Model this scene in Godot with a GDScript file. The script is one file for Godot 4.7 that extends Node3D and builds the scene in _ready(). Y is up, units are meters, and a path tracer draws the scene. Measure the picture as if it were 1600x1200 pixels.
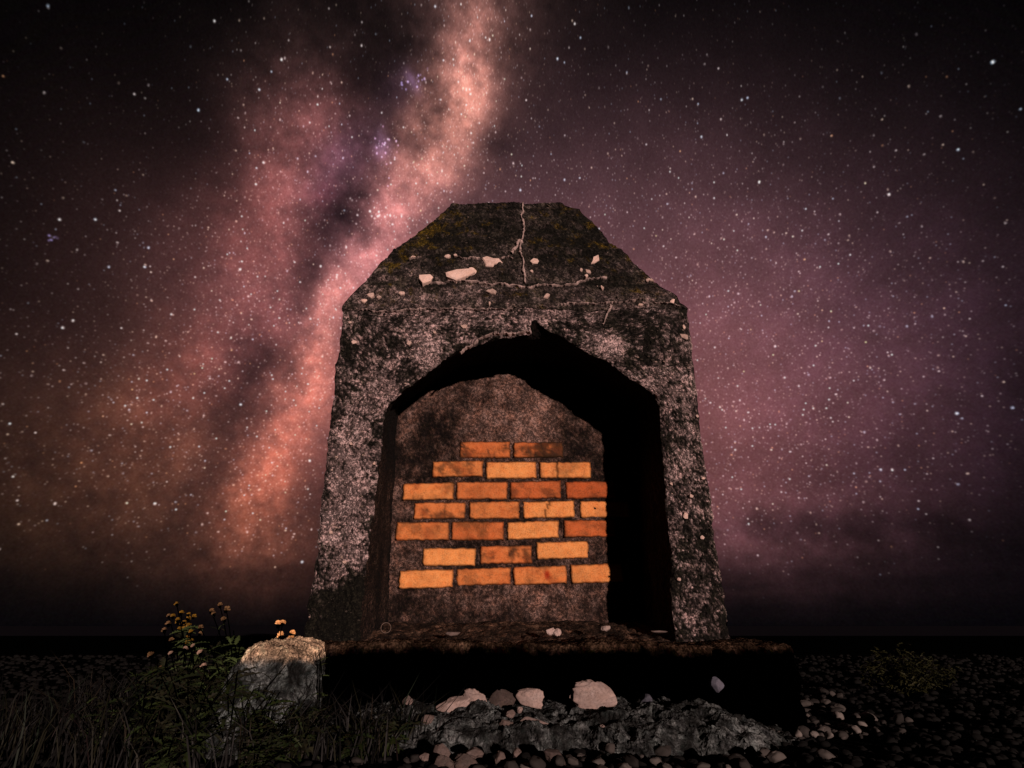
extends Node3D
# A blackened concrete monument on a pebble shore under the Milky Way, lit from the right by a low warm light.
# Units are metres, y is up, the camera looks towards -z. z values in lists are distances in front of the camera plane.

const FRONT := 2.15      # distance of the front wall
const BACK := 2.54       # distance of the wall inside the niche
const REAR := 3.45
const SHOULDER := 1.5539
const CAP_TOP := 2.3267
const CAP_DEPTH := 2.40
const NICHE_FLOOR := 0.275

var M := {}
var taken := {}
var noise_big := FastNoiseLite.new()
var noise_mid := FastNoiseLite.new()
var noise_fine := FastNoiseLite.new()
var noise_sky := FastNoiseLite.new()


func _ready():
	setup_camera_and_sky()
	setup_noise()
	setup_materials()
	build_ground()
	build_monument()
	build_block()
	build_rocks()
	build_pebbles()
	build_plants()


# ---------------------------------------------------------------- camera, sky, light
func setup_camera_and_sky():
	var cam := Camera3D.new()
	cam.name = "camera"
	cam.fov = 67.38
	cam.near = 0.05
	cam.far = 9000.0
	cam.position = Vector3(0, 0.30, 0)
	cam.rotation_degrees = Vector3(22.78, 0, 0)
	add_child(cam)
	cam.current = true
	noise_sky.seed = 11
	noise_sky.noise_type = FastNoiseLite.TYPE_SIMPLEX_SMOOTH
	noise_sky.frequency = 1.0
	noise_sky.fractal_type = FastNoiseLite.FRACTAL_FBM
	noise_sky.fractal_octaves = 5
	noise_sky.fractal_gain = 0.55
	var env := Environment.new()
	env.background_mode = Environment.BG_SKY
	var sky := Sky.new()
	var sm := PanoramaSkyMaterial.new()
	sm.panorama = ImageTexture.create_from_image(night_sky())
	sky.sky_material = sm
	env.sky = sky
	env.background_energy_multiplier = 1.0
	env.tonemap_mode = Environment.TONE_MAPPER_LINEAR
	env.tonemap_exposure = 1.0
	env.ambient_light_source = Environment.AMBIENT_SOURCE_SKY
	env.sdfgi_enabled = true
	env.ssao_enabled = true
	env.ssil_enabled = true
	var we := WorldEnvironment.new()
	we.name = "environment"
	we.environment = env
	add_child(we)
	var sun := DirectionalLight3D.new()
	sun.name = "low_light"
	sun.light_color = Color(1.0, 0.865, 0.81)
	sun.light_energy = 1.5
	sun.light_angular_distance = 1.0
	sun.shadow_enabled = true
	sun.sky_mode = DirectionalLight3D.SKY_MODE_LIGHT_ONLY
	add_child(sun)
	var towards := Vector3(sin(deg_to_rad(24.0)) * cos(deg_to_rad(4.5)), sin(deg_to_rad(4.5)), cos(deg_to_rad(24.0)) * cos(deg_to_rad(4.5)))
	sun.look_at_from_position(towards * 10.0, Vector3.ZERO, Vector3.UP)


# glows of the night sky: place in the sky (stereographic, about a point 22.8 degrees up), size, turn, colour
var glows := PackedFloat32Array([0.1434, 0.0883, 0.4634, 0.3199, 0.0, 0.3608, 0.2431, 0.2627, 0.3138, -0.0758, 0.2056, 0.184, 0.0, 0.1333, 0.0627, 0.0392, -0.472, 0.0315, 0.257, 0.2517, 0.0, 0.2118, 0.1294, 0.1216, -0.0563, 0.5579, 0.0461, 0.0287, 1.3963, 0.2941, 0.1882, 0.1647, -0.0644, 0.5041, 0.052, 0.0395, 1.2217, 0.451, 0.2941, 0.251, -0.1055, 0.4377, 0.0633, 0.0401, 0.9599, 0.3216, 0.2078, 0.1686, -0.144, 0.3733, 0.064, 0.048, 1.0472, 0.3216, 0.2078, 0.1725, -0.1931, 0.3165, 0.0644, 0.0451, 0.7854, 0.2588, 0.1569, 0.149, -0.2417, 0.2739, 0.0537, 0.043, 0.7854, 0.3216, 0.1961, 0.1843, -0.2276, 0.2167, 0.065, 0.0542, 0.7854, 0.2275, 0.1373, 0.1294, -0.3107, 0.1381, 0.0378, 0.0281, 0.8727, 0.5412, 0.3294, 0.2902, -0.3241, 0.0756, 0.054, 0.0324, 1.3963, 0.2275, 0.1333, 0.1137, -0.3551, 0.0108, 0.0646, 0.0377, 1.309, 0.4235, 0.2275, 0.1765, -0.3745, -0.0856, 0.0749, 0.0407, 1.309, 0.102, 0.0471, 0.0314, -0.4113, -0.1846, 0.0633, 0.0337, 1.2217, 0.2431, 0.1176, 0.0824, -0.3526, -0.171, 0.1282, 0.0641, 1.3963, 0.0784, 0.0353, 0.0235, -0.4074, -0.2716, 0.0731, 0.047, 1.3963, 0.1333, 0.0784, 0.0588, -0.3347, 0.4868, 0.0913, 0.0609, 1.2217, 0.1373, 0.0941, 0.0863, -0.3202, 0.4235, 0.0568, 0.0465, 1.0472, 0.1882, 0.102, 0.102, -0.3755, 0.3233, 0.073, 0.0521, 1.2217, 0.1961, 0.1059, 0.102, -0.399, 0.2467, 0.063, 0.0577, 1.0472, 0.1569, 0.0784, 0.0706, -0.4509, 0.1468, 0.0734, 0.0524, 0.8727, 0.0941, 0.0471, 0.0471, -0.3938, 0.1171, 0.0372, 0.0319, 0.8727, 0.149, 0.0745, 0.0745, -0.5091, 0.026, 0.0727, 0.0416, 0.6109, 0.149, 0.0667, 0.0627, -0.5538, -0.041, 0.0923, 0.0718, 0.6981, 0.0549, 0.0314, 0.0157, -0.5257, -0.1134, 0.1134, 0.0825, 0.0, 0.102, 0.051, 0.0392, -0.2084, 0.3851, 0.018, 0.0095, 1.3963, 0.3059, 0.2353, 0.3451, -0.2691, 0.3588, 0.0528, 0.0264, 0.7854, 0.1176, 0.0784, 0.1294, -0.1504, 0.4928, 0.0124, 0.0073, -0.8727, 0.1569, 0.1333, 0.2196, -0.1766, 0.4779, 0.0312, 0.0208, 1.0472, 0.0471, 0.0353, 0.0667, -0.3069, 0.3091, 0.0148, 0.0106, 0.6981, 0.149, 0.0549, 0.0784, 0.5801, 0.0, 0.2442, 0.2137, 0.0, 0.0471, 0.0275, 0.051, -0.6439, -0.1387, 0.1783, 0.1288, 0.0, 0.0706, 0.0471, 0.0235, 0.4079, -0.2615, 0.1569, 0.0628, 0.0, 0.1412, 0.0902, 0.098, -0.4825, -0.2669, 0.1335, 0.0719, 0.0, 0.0706, 0.0431, 0.0314, -0.0394, 0.6704, 0.1479, 0.0789, 1.2217, 0.2353, 0.1569, 0.1412, 0.0, 0.8477, 0.2005, 0.1003, 1.309, 0.1765, 0.1255, 0.1176, 0.0403, 1.0476, 0.2417, 0.1209, 1.3963, 0.1373, 0.098, 0.0941])
# dust lanes: place, size, turn, strength
var lanes := PackedFloat32Array([-0.1538, 0.5333, 0.1128, 0.0564, 1.0472, 0.45, -0.1984, 0.449, 0.0731, 0.0522, 0.8727, 0.2, -0.2555, 0.3194, 0.0745, 0.0266, 0.9599, 0.55, -0.3048, 0.2375, 0.0642, 0.0342, 1.0472, 0.85, -0.3425, 0.1713, 0.0482, 0.0268, 1.0472, 0.35, -0.3695, 0.0857, 0.0536, 0.0278, 0.6109, 0.5, -0.4322, 0.0085, 0.0636, 0.0445, 0.8727, 0.62, -0.4766, -0.0419, 0.0733, 0.0314, 0.3491, 0.4, -0.438, -0.095, 0.0633, 0.0369, 1.2217, 0.35, -0.0266, 0.4097, 0.0319, 0.0234, 0.0, 0.35, -0.1537, 0.4007, 0.0424, 0.0148, 0.0873, 0.3, -0.115, 0.4707, 0.0471, 0.0188, 1.0472, 0.3, -0.2268, 0.2462, 0.0378, 0.0108, 0.1745, 0.2, -0.2527, 0.5457, 0.0809, 0.0606, 0.0, 0.3, 0.0, 0.554, 0.0616, 0.041, 1.0472, 0.2, 0.4845, -0.232, 0.1753, 0.0144, 0.0349, 0.28, 0.6217, -0.2467, 0.227, 0.0217, 0.0, 0.3, 0.5066, -0.3091, 0.2635, 0.0142, 0.0, 0.18, -0.3369, -0.3106, 0.1579, 0.0084, 0.0698, 0.25])
# bright stars: azimuth, elevation, brightness, tint
var bright := PackedFloat32Array([0.8689, 0.6903, 1.3, 0.9, 0.1117, 0.9085, 1.0, 0.9, 0.0182, 0.7223, 1.0, 0.9, -0.5168, 0.8419, 1.1, 0.6, -0.5113, 0.8452, 0.7, 0.6, -0.5449, 0.7923, 0.9, 0.9, -0.6357, 0.7331, 1.0, 0.9, -0.6036, 0.7875, 0.7, 0.9, -0.5087, 0.6974, 1.1, 0.5, -0.5137, 0.6634, 0.9, 0.5, -0.7281, 0.5393, 1.0, 0.95, -0.7692, 0.5226, 1.0, 0.5, -0.8424, 0.5683, 0.8, 0.1, -0.7337, 0.7158, 0.7, 0.6, -0.6511, 0.8488, 0.9, 0.5, -0.8787, 0.7591, 0.7, 0.9, -0.8412, 0.6644, 0.6, 0.6, -0.3461, 0.25, 1.2, 0.6, -0.3366, 0.0926, 1.3, 0.9, -0.3748, 0.0837, 0.6, 0.2, -0.4232, 0.1336, 0.6, 0.95, 0.6868, 0.2723, 1.3, 0.95, 0.6906, 0.2643, 0.6, 0.95, 0.7472, 0.2667, 0.9, 0.9, 0.5929, 0.2085, 0.9, 0.6, 0.5787, 0.2104, 0.9, 0.9, 0.689, 0.5908, 1.1, 0.6, 0.7919, 0.611, 0.9, 0.9, 0.762, 0.7134, 0.6, 0.3, 0.4995, 0.791, 0.9, 0.95, 0.5108, 0.7906, 0.8, 0.95, 0.4104, 0.7595, 0.9, 0.9, 0.4993, 0.6702, 0.9, 0.6, 0.4762, 0.3675, 0.9, 0.6, 0.4945, 0.3511, 0.7, 0.6, 0.4358, 0.2584, 0.7, 0.3, 0.3816, 0.2642, 0.8, 0.6, 0.3677, 0.3356, 0.8, 0.1, 0.66, 0.4051, 0.7, 0.9, 0.6641, 0.1783, 0.7, 0.9, 0.678, 0.191, 0.7, 0.1, 0.4002, 0.17, 0.7, 0.3, 0.3902, 0.1001, 0.6, 0.6, -0.719, 0.7347, 0.5, 0.6, -0.6499, 0.526, 0.9, 0.95, -0.5539, 0.1645, 1.1, 0.6, -0.5886, 0.1618, 0.8, 0.15, -0.6695, 0.1519, 0.9, 0.6, -0.7004, 0.1219, 0.6, 0.15, -0.5941, 0.4413, 0.9, 0.6, -0.6475, 0.4979, 1.0, 0.8, -0.6928, 0.483, 0.8, 0.9, -0.7229, 0.3847, 1.0, 0.5, -0.7141, 0.3975, 0.9, 0.5, -0.5096, 0.5327, 1.1, 0.6, -0.4818, 0.391, 0.8, 0.6, -0.4664, 0.3262, 1.1, 0.8, -0.4404, 0.3466, 0.6, 0.6, -0.3755, 0.5661, 1.0, 0.7, -0.3597, 0.897, 0.8, 0.6, -0.197, 0.9688, 0.9, 0.9, -0.099, 0.8615, 0.7, 0.5, -0.0563, 0.9357, 0.9, 0.6, 0.1588, 0.9506, 0.9, 0.5, 0.1708, 0.9319, 0.7, 0.9, -0.0941, 0.8062, 0.8, 0.7, 0.0029, 0.7637, 0.8, 0.6, 0.1156, 0.7349, 0.9, 0.9, -0.2971, 0.6672, 1.0, 0.6, -0.2807, 0.6615, 0.8, 0.6, -0.3338, 0.6043, 0.8, 0.6, -0.3439, 0.5538, 0.7, 0.6, -0.4877, 0.4952, 0.7, 0.6, -0.3793, 0.4797, 0.9, 0.6, -0.3679, 0.1387, 0.7, 0.3, -0.4631, 0.1312, 0.6, 0.6, -0.4828, 0.157, 0.6, 0.6, 0.374, 0.433, 0.7, 0.6, 0.4711, 0.4186, 0.9, 0.6, 0.5298, 0.2952, 0.6, 0.6, 0.5417, 0.3554, 0.6, 0.6, -0.2744, 0.7434, 0.47, 2.0, -0.2943, 0.7747, 0.33, 2.0, -0.2552, 0.7639, 0.42, 2.0, -0.2668, 0.7107, 0.51, 2.0, -0.274, 0.7796, 0.59, 2.0, -0.2658, 0.7462, 0.69, 2.0, -0.2988, 0.7642, 0.6, 2.0, -0.2583, 0.7553, 0.57, 2.0, -0.279, 0.7594, 0.69, 2.0, -0.2968, 0.7562, 0.7, 2.0, -0.2905, 0.7966, 0.48, 2.0, -0.2771, 0.78, 0.72, 2.0, -0.2755, 0.7688, 0.36, 2.0, -0.2661, 0.7232, 0.5, 2.0, -0.2874, 0.7718, 0.53, 2.0, -0.2856, 0.7523, 0.56, 2.0, -0.3041, 0.7771, 0.61, 2.0, -0.2591, 0.7797, 0.75, 2.0, -0.2834, 0.771, 0.69, 2.0, -0.2541, 0.7743, 0.56, 2.0, -0.2823, 0.7736, 0.67, 2.0, -0.2885, 0.7677, 0.33, 2.0, -0.2039, 0.8884, 0.34, 2.5, -0.2186, 0.8782, 0.38, 2.5, -0.2243, 0.8616, 0.74, 2.5, -0.2069, 0.8713, 0.32, 2.5, -0.2236, 0.8771, 0.74, 2.5, -0.209, 0.8742, 0.8, 2.5, -0.2221, 0.8696, 0.6, 2.5, -0.2141, 0.872, 0.5, 2.5, -0.2259, 0.8737, 0.32, 2.5, -0.247, 0.8656, 0.59, 2.5, -0.2454, 0.8654, 0.44, 2.5, -0.2609, 0.8605, 0.48, 2.5, -0.2604, 0.8629, 0.58, 2.5, -0.2581, 0.86, 0.52, 2.5, -0.249, 0.8548, 0.59, 2.5, -0.2596, 0.8606, 0.3, 2.5, -0.2579, 0.8549, 0.31, 2.5, -0.7749, 0.4982, 0.27, 2.5, -0.7737, 0.4982, 0.42, 2.5, -0.7721, 0.4914, 0.43, 2.5, -0.768, 0.4974, 0.42, 2.5, -0.7667, 0.4988, 0.36, 2.5, -0.7731, 0.4972, 0.34, 2.5, -0.7702, 0.4935, 0.4, 2.5, -0.7698, 0.4935, 0.44, 2.5, -0.7639, 0.4984, 0.43, 2.5, -0.2922, 0.6599, 0.72, 0.5, -0.2787, 0.662, 0.57, 0.5, -0.2892, 0.6737, 0.53, 0.5, -0.3206, 0.6437, 0.58, 0.5, -0.2659, 0.6775, 0.53, 0.5, -0.3387, 0.6808, 0.58, 0.5, -0.2774, 0.6639, 0.61, 0.5, -0.2496, 0.653, 0.74, 0.5, -0.266, 0.6626, 0.72, 0.5, -0.3345, 0.6782, 0.54, 0.5, -0.2554, 0.6656, 0.72, 0.5, -0.2857, 0.6577, 0.57, 0.5, -0.3205, 0.6576, 0.77, 0.5, -0.2793, 0.6688, 0.78, 0.5])
var blob_cs := PackedFloat32Array()
var lane_cs := PackedFloat32Array()
var centre := Vector3(0, sin(deg_to_rad(22.78)), -cos(deg_to_rad(22.78)))
var upward := Vector3(0, cos(deg_to_rad(22.78)), sin(deg_to_rad(22.78)))


func sky_colour(d: Vector3) -> Vector3:
	var den := 1.0 + d.dot(centre)
	var c := Vector3(0.008, 0.007, 0.010)
	var wx := noise_sky.get_noise_3d(d.x * 3.0, d.y * 3.0, d.z * 3.0)
	var wy := noise_sky.get_noise_3d(d.x * 3.0 + 40.0, d.y * 3.0, d.z * 3.0)
	var fx := noise_sky.get_noise_3d(d.x * 9.0, d.y * 9.0 + 70.0, d.z * 9.0)
	var gx := noise_sky.get_noise_3d(d.x * 42.0, d.y * 42.0 + 20.0, d.z * 42.0)
	if den > 0.08:
		var sx := 2.0 * d.x / den + wx * 0.04
		var sy := 2.0 * d.dot(upward) / den + wy * 0.04
		var n := glows.size() / 8
		for i in n:
			var dx := sx - glows[i * 8]
			var dy := sy - glows[i * 8 + 1]
			var cs := blob_cs[i * 2]
			var sn := blob_cs[i * 2 + 1]
			var a := (dx * cs + dy * sn) / glows[i * 8 + 2]
			var b := (dy * cs - dx * sn) / glows[i * 8 + 3]
			var q := a * a + b * b
			if q < 11.0:
				var g := exp(-0.5 * (q if i > 0 else pow(q, 1.5)))
				if i > 2:
					g *= 1.0 + 0.40 * fx + 0.38 * gx
				c += Vector3(glows[i * 8 + 5], glows[i * 8 + 6], glows[i * 8 + 7]) * g
		c *= 1.0 + 0.13 * fx + 0.08 * wy
		var m := lanes.size() / 6
		for i in m:
			var dx := sx - lanes[i * 6]
			var dy := sy - lanes[i * 6 + 1]
			var cs := lane_cs[i * 2]
			var sn := lane_cs[i * 2 + 1]
			var a := (dx * cs + dy * sn) / lanes[i * 6 + 2]
			var b := (dy * cs - dx * sn) / lanes[i * 6 + 3]
			var q := a * a + b * b
			if q < 11.0:
				var k := 0.62 * lanes[i * 6 + 5] * exp(-0.5 * q) * (1.0 - 0.5 * fx)
				c *= Vector3(1.0 - k, 1.0 - k * 0.98, 1.0 - k * 0.90)
	# thicker air and bands of low cloud near the horizon
	var el := rad_to_deg(asin(clampf(d.y, -1.0, 1.0)))
	var side := clampf(d.x * 1.6 + 0.5, 0.0, 1.0)
	var band := noise_sky.get_noise_3d(d.x * 1.2, d.y * 14.0 + 9.0, d.z * 1.2)
	var f := smoothstep(-2.6, lerpf(5.5, 8.0, side), el + band * lerpf(0.8, 3.2, side))
	c *= lerpf(0.10, 1.0, f)
	return c + Vector3(0.018, 0.017, 0.026) * (1.0 - f)


func paint_window(im_w: int, full_w: int, full_h: int, x0: int, y0: int, w: int, h: int, step: int) -> Image:
	# the sky on every step-th pixel of a window of the full panorama
	var cw := w / step
	var ch := h / step
	var data := PackedByteArray()
	data.resize(cw * ch * 3)
	var at := 0
	for j in ch:
		var el := PI * (0.5 - (y0 + (j + 0.5) * step) / full_h)
		var ce := cos(el)
		var se := sin(el)
		for i in cw:
			var az := TAU * ((x0 + (i + 0.5) * step) / full_w - 0.5)
			var c := sky_colour(Vector3(sin(az) * ce, se, -cos(az) * ce)) * 255.0
			data[at] = int(clampf(c.x, 0, 255))
			data[at + 1] = int(clampf(c.y, 0, 255))
			data[at + 2] = int(clampf(c.z, 0, 255))
			at += 3
	var im := Image.create_from_data(cw, ch, false, Image.FORMAT_RGB8, data)
	im.resize(w, h, Image.INTERPOLATE_CUBIC)
	return im


func night_sky() -> Image:
	for i in glows.size() / 8:
		blob_cs.append(cos(glows[i * 8 + 4]))
		blob_cs.append(sin(glows[i * 8 + 4]))
	for i in lanes.size() / 6:
		lane_cs.append(cos(lanes[i * 6 + 4]))
		lane_cs.append(sin(lanes[i * 6 + 4]))
	var W := 4096
	var H := 2048
	var im := paint_window(0, W, H, 0, 0, W, H, 16)
	var win := paint_window(0, W, H, 1376, 336, 1344, 704, 2)
	im.blit_rect(win, Rect2i(0, 0, 1344, 704), Vector2i(1376, 336))
	var data := im.get_data()
	var rng := RandomNumberGenerator.new()
	rng.seed = 4
	# fine grain of unresolved stars
	for j in range(256, 1030):
		for i in range(1200, 2900):
			var at := (j * W + i) * 3
			var k := (rng.randf() + rng.randf() - 1.0) * (2.2 + data[at] * 0.085)
			for c in 3:
				data[at + c] = clampi(int(data[at + c] + k + rng.randf() * 0.99), 0, 255)
	# stars: many faint, few bright, all over the sky, thicker along the bright band
	var count := 90000
	for s in count:
		var d: Vector3
		var inside := s < 56000
		if inside:
			var az := rng.randf_range(-1.05, 1.05)
			var y := rng.randf_range(0.0, 0.88)
			var r := sqrt(1.0 - y * y)
			d = Vector3(sin(az) * r, y, -cos(az) * r)
		else:
			var az := rng.randf_range(1.05, TAU - 1.05)
			var y := rng.randf_range(0.0, 1.0)
			var r := sqrt(1.0 - y * y)
			d = Vector3(sin(az) * r, y, -cos(az) * r)
		var el := asin(d.y)
		var x := (atan2(d.x, -d.z) / TAU + 0.5) * W - 0.5
		var yy := (0.5 - el / PI) * H - 0.5
		var here := (clampi(int(yy), 0, H - 1) * W + clampi(int(x), 0, W - 1)) * 3
		var glow := (data[here] + data[here + 1]) / 510.0
		var keep := 0.62 * clampf(0.15 + glow * 2.7, 0.0, 1.0) * smoothstep(0.02, 0.22, el)
		if rng.randf() > keep:
			continue
		var m := pow(rng.randf(), 21.0)
		var peak := 0.04 + 0.70 * m + 0.20 * pow(rng.randf(), 3.0)
		peak *= 0.55 + minf(glow * 2.2, 0.7)
		var t := rng.randf()
		if m < 0.45:
			dot(data, W, roundi(x), roundi(yy), peak * 1.5, tint(t))
		else:
			splat(data, W, H, x, yy, minf(peak * 1.4, 1.2), 0.42, tint(t), 1.0 / cos(el))
	# the star clouds of the band: crowds of faint ones
	for s in 90000:
		var i := rng.randi_range(1400, 2700)
		var j := rng.randi_range(330, 980)
		var at := (j * W + i) * 3
		var glow := data[at] / 255.0 * 0.6 + data[at + 1] / 255.0 * 0.4
		if rng.randf() > 1.6 * glow * glow:
			continue
		var k := 0.04 + 0.22 * pow(rng.randf(), 4.0)
		dot(data, W, i, j, k * 1.4, tint(rng.randf()))
	for i in bright.size() / 4:
		var az := bright[i * 4]
		var el := bright[i * 4 + 1]
		splat(data, W, H, (az / TAU + 0.5) * W - 0.5, (0.5 - el / PI) * H - 0.5, bright[i * 4 + 2] * 1.25, 0.36 + 0.22 * minf(bright[i * 4 + 2], 1.3), tint(bright[i * 4 + 3]), 1.0 / cos(el))
	# the panorama's seam lies ahead, at -z: turn it half round
	var whole := Image.create_from_data(W, H, false, Image.FORMAT_RGB8, data)
	var turned := Image.create(W, H, false, Image.FORMAT_RGB8)
	turned.blit_rect(whole, Rect2i(0, 0, W / 2, H), Vector2i(W / 2, 0))
	turned.blit_rect(whole, Rect2i(W / 2, 0, W / 2, H), Vector2i(0, 0))
	return turned


func tint(t: float) -> Vector3:
	if t > 1.5:
		return Vector3(1.0, 0.80, 1.0) if t < 2.2 else Vector3(0.72, 0.68, 1.0)
	if t < 0.06:
		return Vector3(1.0, 0.72, 0.50)
	if t < 0.35:
		return Vector3(1.0, 0.90, 0.80)
	if t < 0.8:
		return Vector3(1.0, 0.96, 0.95)
	return Vector3(0.80, 0.90, 1.0)


func dot(data: PackedByteArray, W: int, i: int, j: int, peak: float, tone: Vector3):
	var at := (j * W + posmod(i, W)) * 3
	data[at] = mini(255, data[at] + int(peak * 255.0 * tone.x))
	data[at + 1] = mini(255, data[at + 1] + int(peak * 255.0 * tone.y))
	data[at + 2] = mini(255, data[at + 2] + int(peak * 255.0 * tone.z))


func splat(data: PackedByteArray, W: int, H: int, x: float, y: float, peak: float, sigma: float, tone: Vector3, wide := 1.0):
	var r := 2 if sigma * wide < 0.9 else 3
	var xi := int(round(x))
	var yi := int(round(y))
	for j in range(yi - r, yi + r + 1):
		if j < 0 or j >= H:
			continue
		for i in range(xi - r, xi + r + 1):
			var g := peak * exp(-((i - x) * (i - x) / (wide * wide) + (j - y) * (j - y)) / (2.0 * sigma * sigma)) * 255.0
			var at := (j * W + posmod(i, W)) * 3
			data[at] = mini(255, data[at] + int(g * tone.x))
			data[at + 1] = mini(255, data[at + 1] + int(g * tone.y))
			data[at + 2] = mini(255, data[at + 2] + int(g * tone.z))


# ---------------------------------------------------------------- noise and materials
func setup_noise():
	for k in [[noise_big, 21, 3.2, 3], [noise_mid, 22, 16.0, 4], [noise_fine, 23, 70.0, 3]]:
		var n: FastNoiseLite = k[0]
		n.seed = k[1]
		n.noise_type = FastNoiseLite.TYPE_SIMPLEX_SMOOTH
		n.frequency = k[2]
		n.fractal_type = FastNoiseLite.FRACTAL_FBM
		n.fractal_octaves = k[3]


func noise_image(seed_: int, freq: float, octaves: int, size: int, cellular := false) -> Image:
	var n := FastNoiseLite.new()
	n.seed = seed_
	n.noise_type = FastNoiseLite.TYPE_CELLULAR if cellular else FastNoiseLite.TYPE_SIMPLEX_SMOOTH
	n.frequency = freq
	n.fractal_type = FastNoiseLite.FRACTAL_FBM
	n.fractal_octaves = octaves
	return n.get_seamless_image(size, size)


func speckle(seed_: int, lo: float, hi: float, floor_: float, warm: Color) -> ImageTexture:
	# pale grit that shows through a dark crust; 1024 pixels to two metres
	var S := 1024
	var a := noise_image(seed_, 0.09, 4, S).get_data()
	var b := noise_image(seed_ + 1, 0.28, 2, S).get_data()
	var c := noise_image(seed_ + 2, 0.016, 3, S).get_data()
	var e := noise_image(seed_ + 3, 0.03, 3, S).get_data()
	var out := PackedByteArray()
	out.resize(S * S * 3)
	for i in S * S:
		var v := (a[i] * 0.42 + b[i] * 0.50 + c[i] * 0.24) / 296.0
		var k := smoothstep(lo, hi, v)
		k = floor_ + (1.0 - floor_) * k * k
		var t := e[i] / 255.0
		out[i * 3] = int(255.0 * sqrt(k) * lerpf(1.0, warm.r, t))
		out[i * 3 + 1] = int(255.0 * sqrt(k) * lerpf(1.0, warm.g, t))
		out[i * 3 + 2] = int(255.0 * sqrt(k) * lerpf(1.0, warm.b, t))
	return ImageTexture.create_from_image(Image.create_from_data(S, S, false, Image.FORMAT_RGB8, out))


func surface(called: String, tex, scale: float, bump, depth: float, rough := 0.95) -> StandardMaterial3D:
	var m := StandardMaterial3D.new()
	m.resource_name = called
	m.vertex_color_use_as_albedo = true
	m.roughness = rough
	m.metallic_specular = 0.25
	if tex:
		m.albedo_texture = tex
		m.uv1_triplanar = true
		m.uv1_world_triplanar = true
		m.uv1_scale = Vector3.ONE * scale
	if bump:
		m.heightmap_enabled = true
		m.heightmap_texture = bump
		m.heightmap_scale = depth
	return m


func setup_materials():
	var grit := ImageTexture.create_from_image(noise_image(61, 0.10, 4, 1024))
	var pits := ImageTexture.create_from_image(noise_image(62, 0.05, 5, 512))
	M.concrete = surface("crusted concrete", speckle(31, 0.42, 0.64, 0.09, Color(1.0, 0.93, 0.92)), 0.5, grit, 1.3)
	M.plinth_black = surface("black plinth", M.concrete.albedo_texture, 0.5, grit, 0.8)
	M.plinth_black.metallic_specular = 0.03
	M.inner = surface("sooty render", speckle(41, 0.36, 0.66, 0.14, Color(1.0, 0.86, 0.77)), 0.6, grit, 0.8)
	M.rough = surface("rubble concrete", speckle(51, 0.36, 0.64, 0.16, Color(0.92, 1.0, 1.0)), 0.7, grit, 1.2)
	M.soil = surface("dark shingle", M.rough.albedo_texture, 0.7, grit, 1.2)
	M.soil.metallic_specular = 0.0
	M.soil.roughness = 1.0
	M.brick = surface("fired brick", speckle(71, 0.22, 0.55, 0.55, Color(1.0, 0.90, 0.80)), 1.3, pits, 0.12, 0.9)
	M.stone = surface("pale stone", speckle(81, 0.20, 0.52, 0.55, Color(1.0, 0.94, 0.90)), 1.1, pits, 0.25, 0.85)
	M.lime = surface("lime deposit", null, 1.0, null, 0.0)
	M.plain = surface("mineral", null, 1.0, null, 0.0, 0.9)
	M.leaf = surface("leaf", null, 1.0, null, 0.0, 0.6)
	M.leaf.backlight_enabled = true
	M.leaf.backlight = Color(0.03, 0.05, 0.01)
	M.sea = StandardMaterial3D.new()
	M.sea.resource_name = "still sea"
	M.sea.albedo_color = Color(0.17, 0.17, 0.20)
	M.sea.roughness = 1.0
	M.sea.metallic_specular = 0.0
	M.brownish = StandardMaterial3D.new()
	M.brownish.resource_name = "brownish"
	M.brownish.albedo_color = Color(0.45, 0.38, 0.34)
	M.brownish.roughness = 0.5


# ---------------------------------------------------------------- mesh helpers
func numbered(called: String) -> String:
	var n: int = taken.get(called, 0)
	taken[called] = n + 1
	return called if n == 0 else "%s_%03d" % [called, n]


func thing(called: String, label: String, category: String, at := Vector3.ZERO, group := "") -> Node3D:
	var o := Node3D.new()
	o.name = numbered(called)
	o.position = at
	tag(o, label, category, group)
	add_child(o)
	return o


func tag(o: Node, label: String, category: String, group := ""):
	o.set_meta("label", label)
	o.set_meta("category", category)
	if group:
		o.set_meta("group", group)


func part(called: String, mesh: Mesh, mat: Material, parent: Node, at := Vector3.ZERO) -> MeshInstance3D:
	var o := MeshInstance3D.new()
	o.name = called if parent != self else numbered(called)
	o.mesh = mesh
	o.material_override = mat
	o.position = at
	parent.add_child(o, true)
	return o


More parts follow.
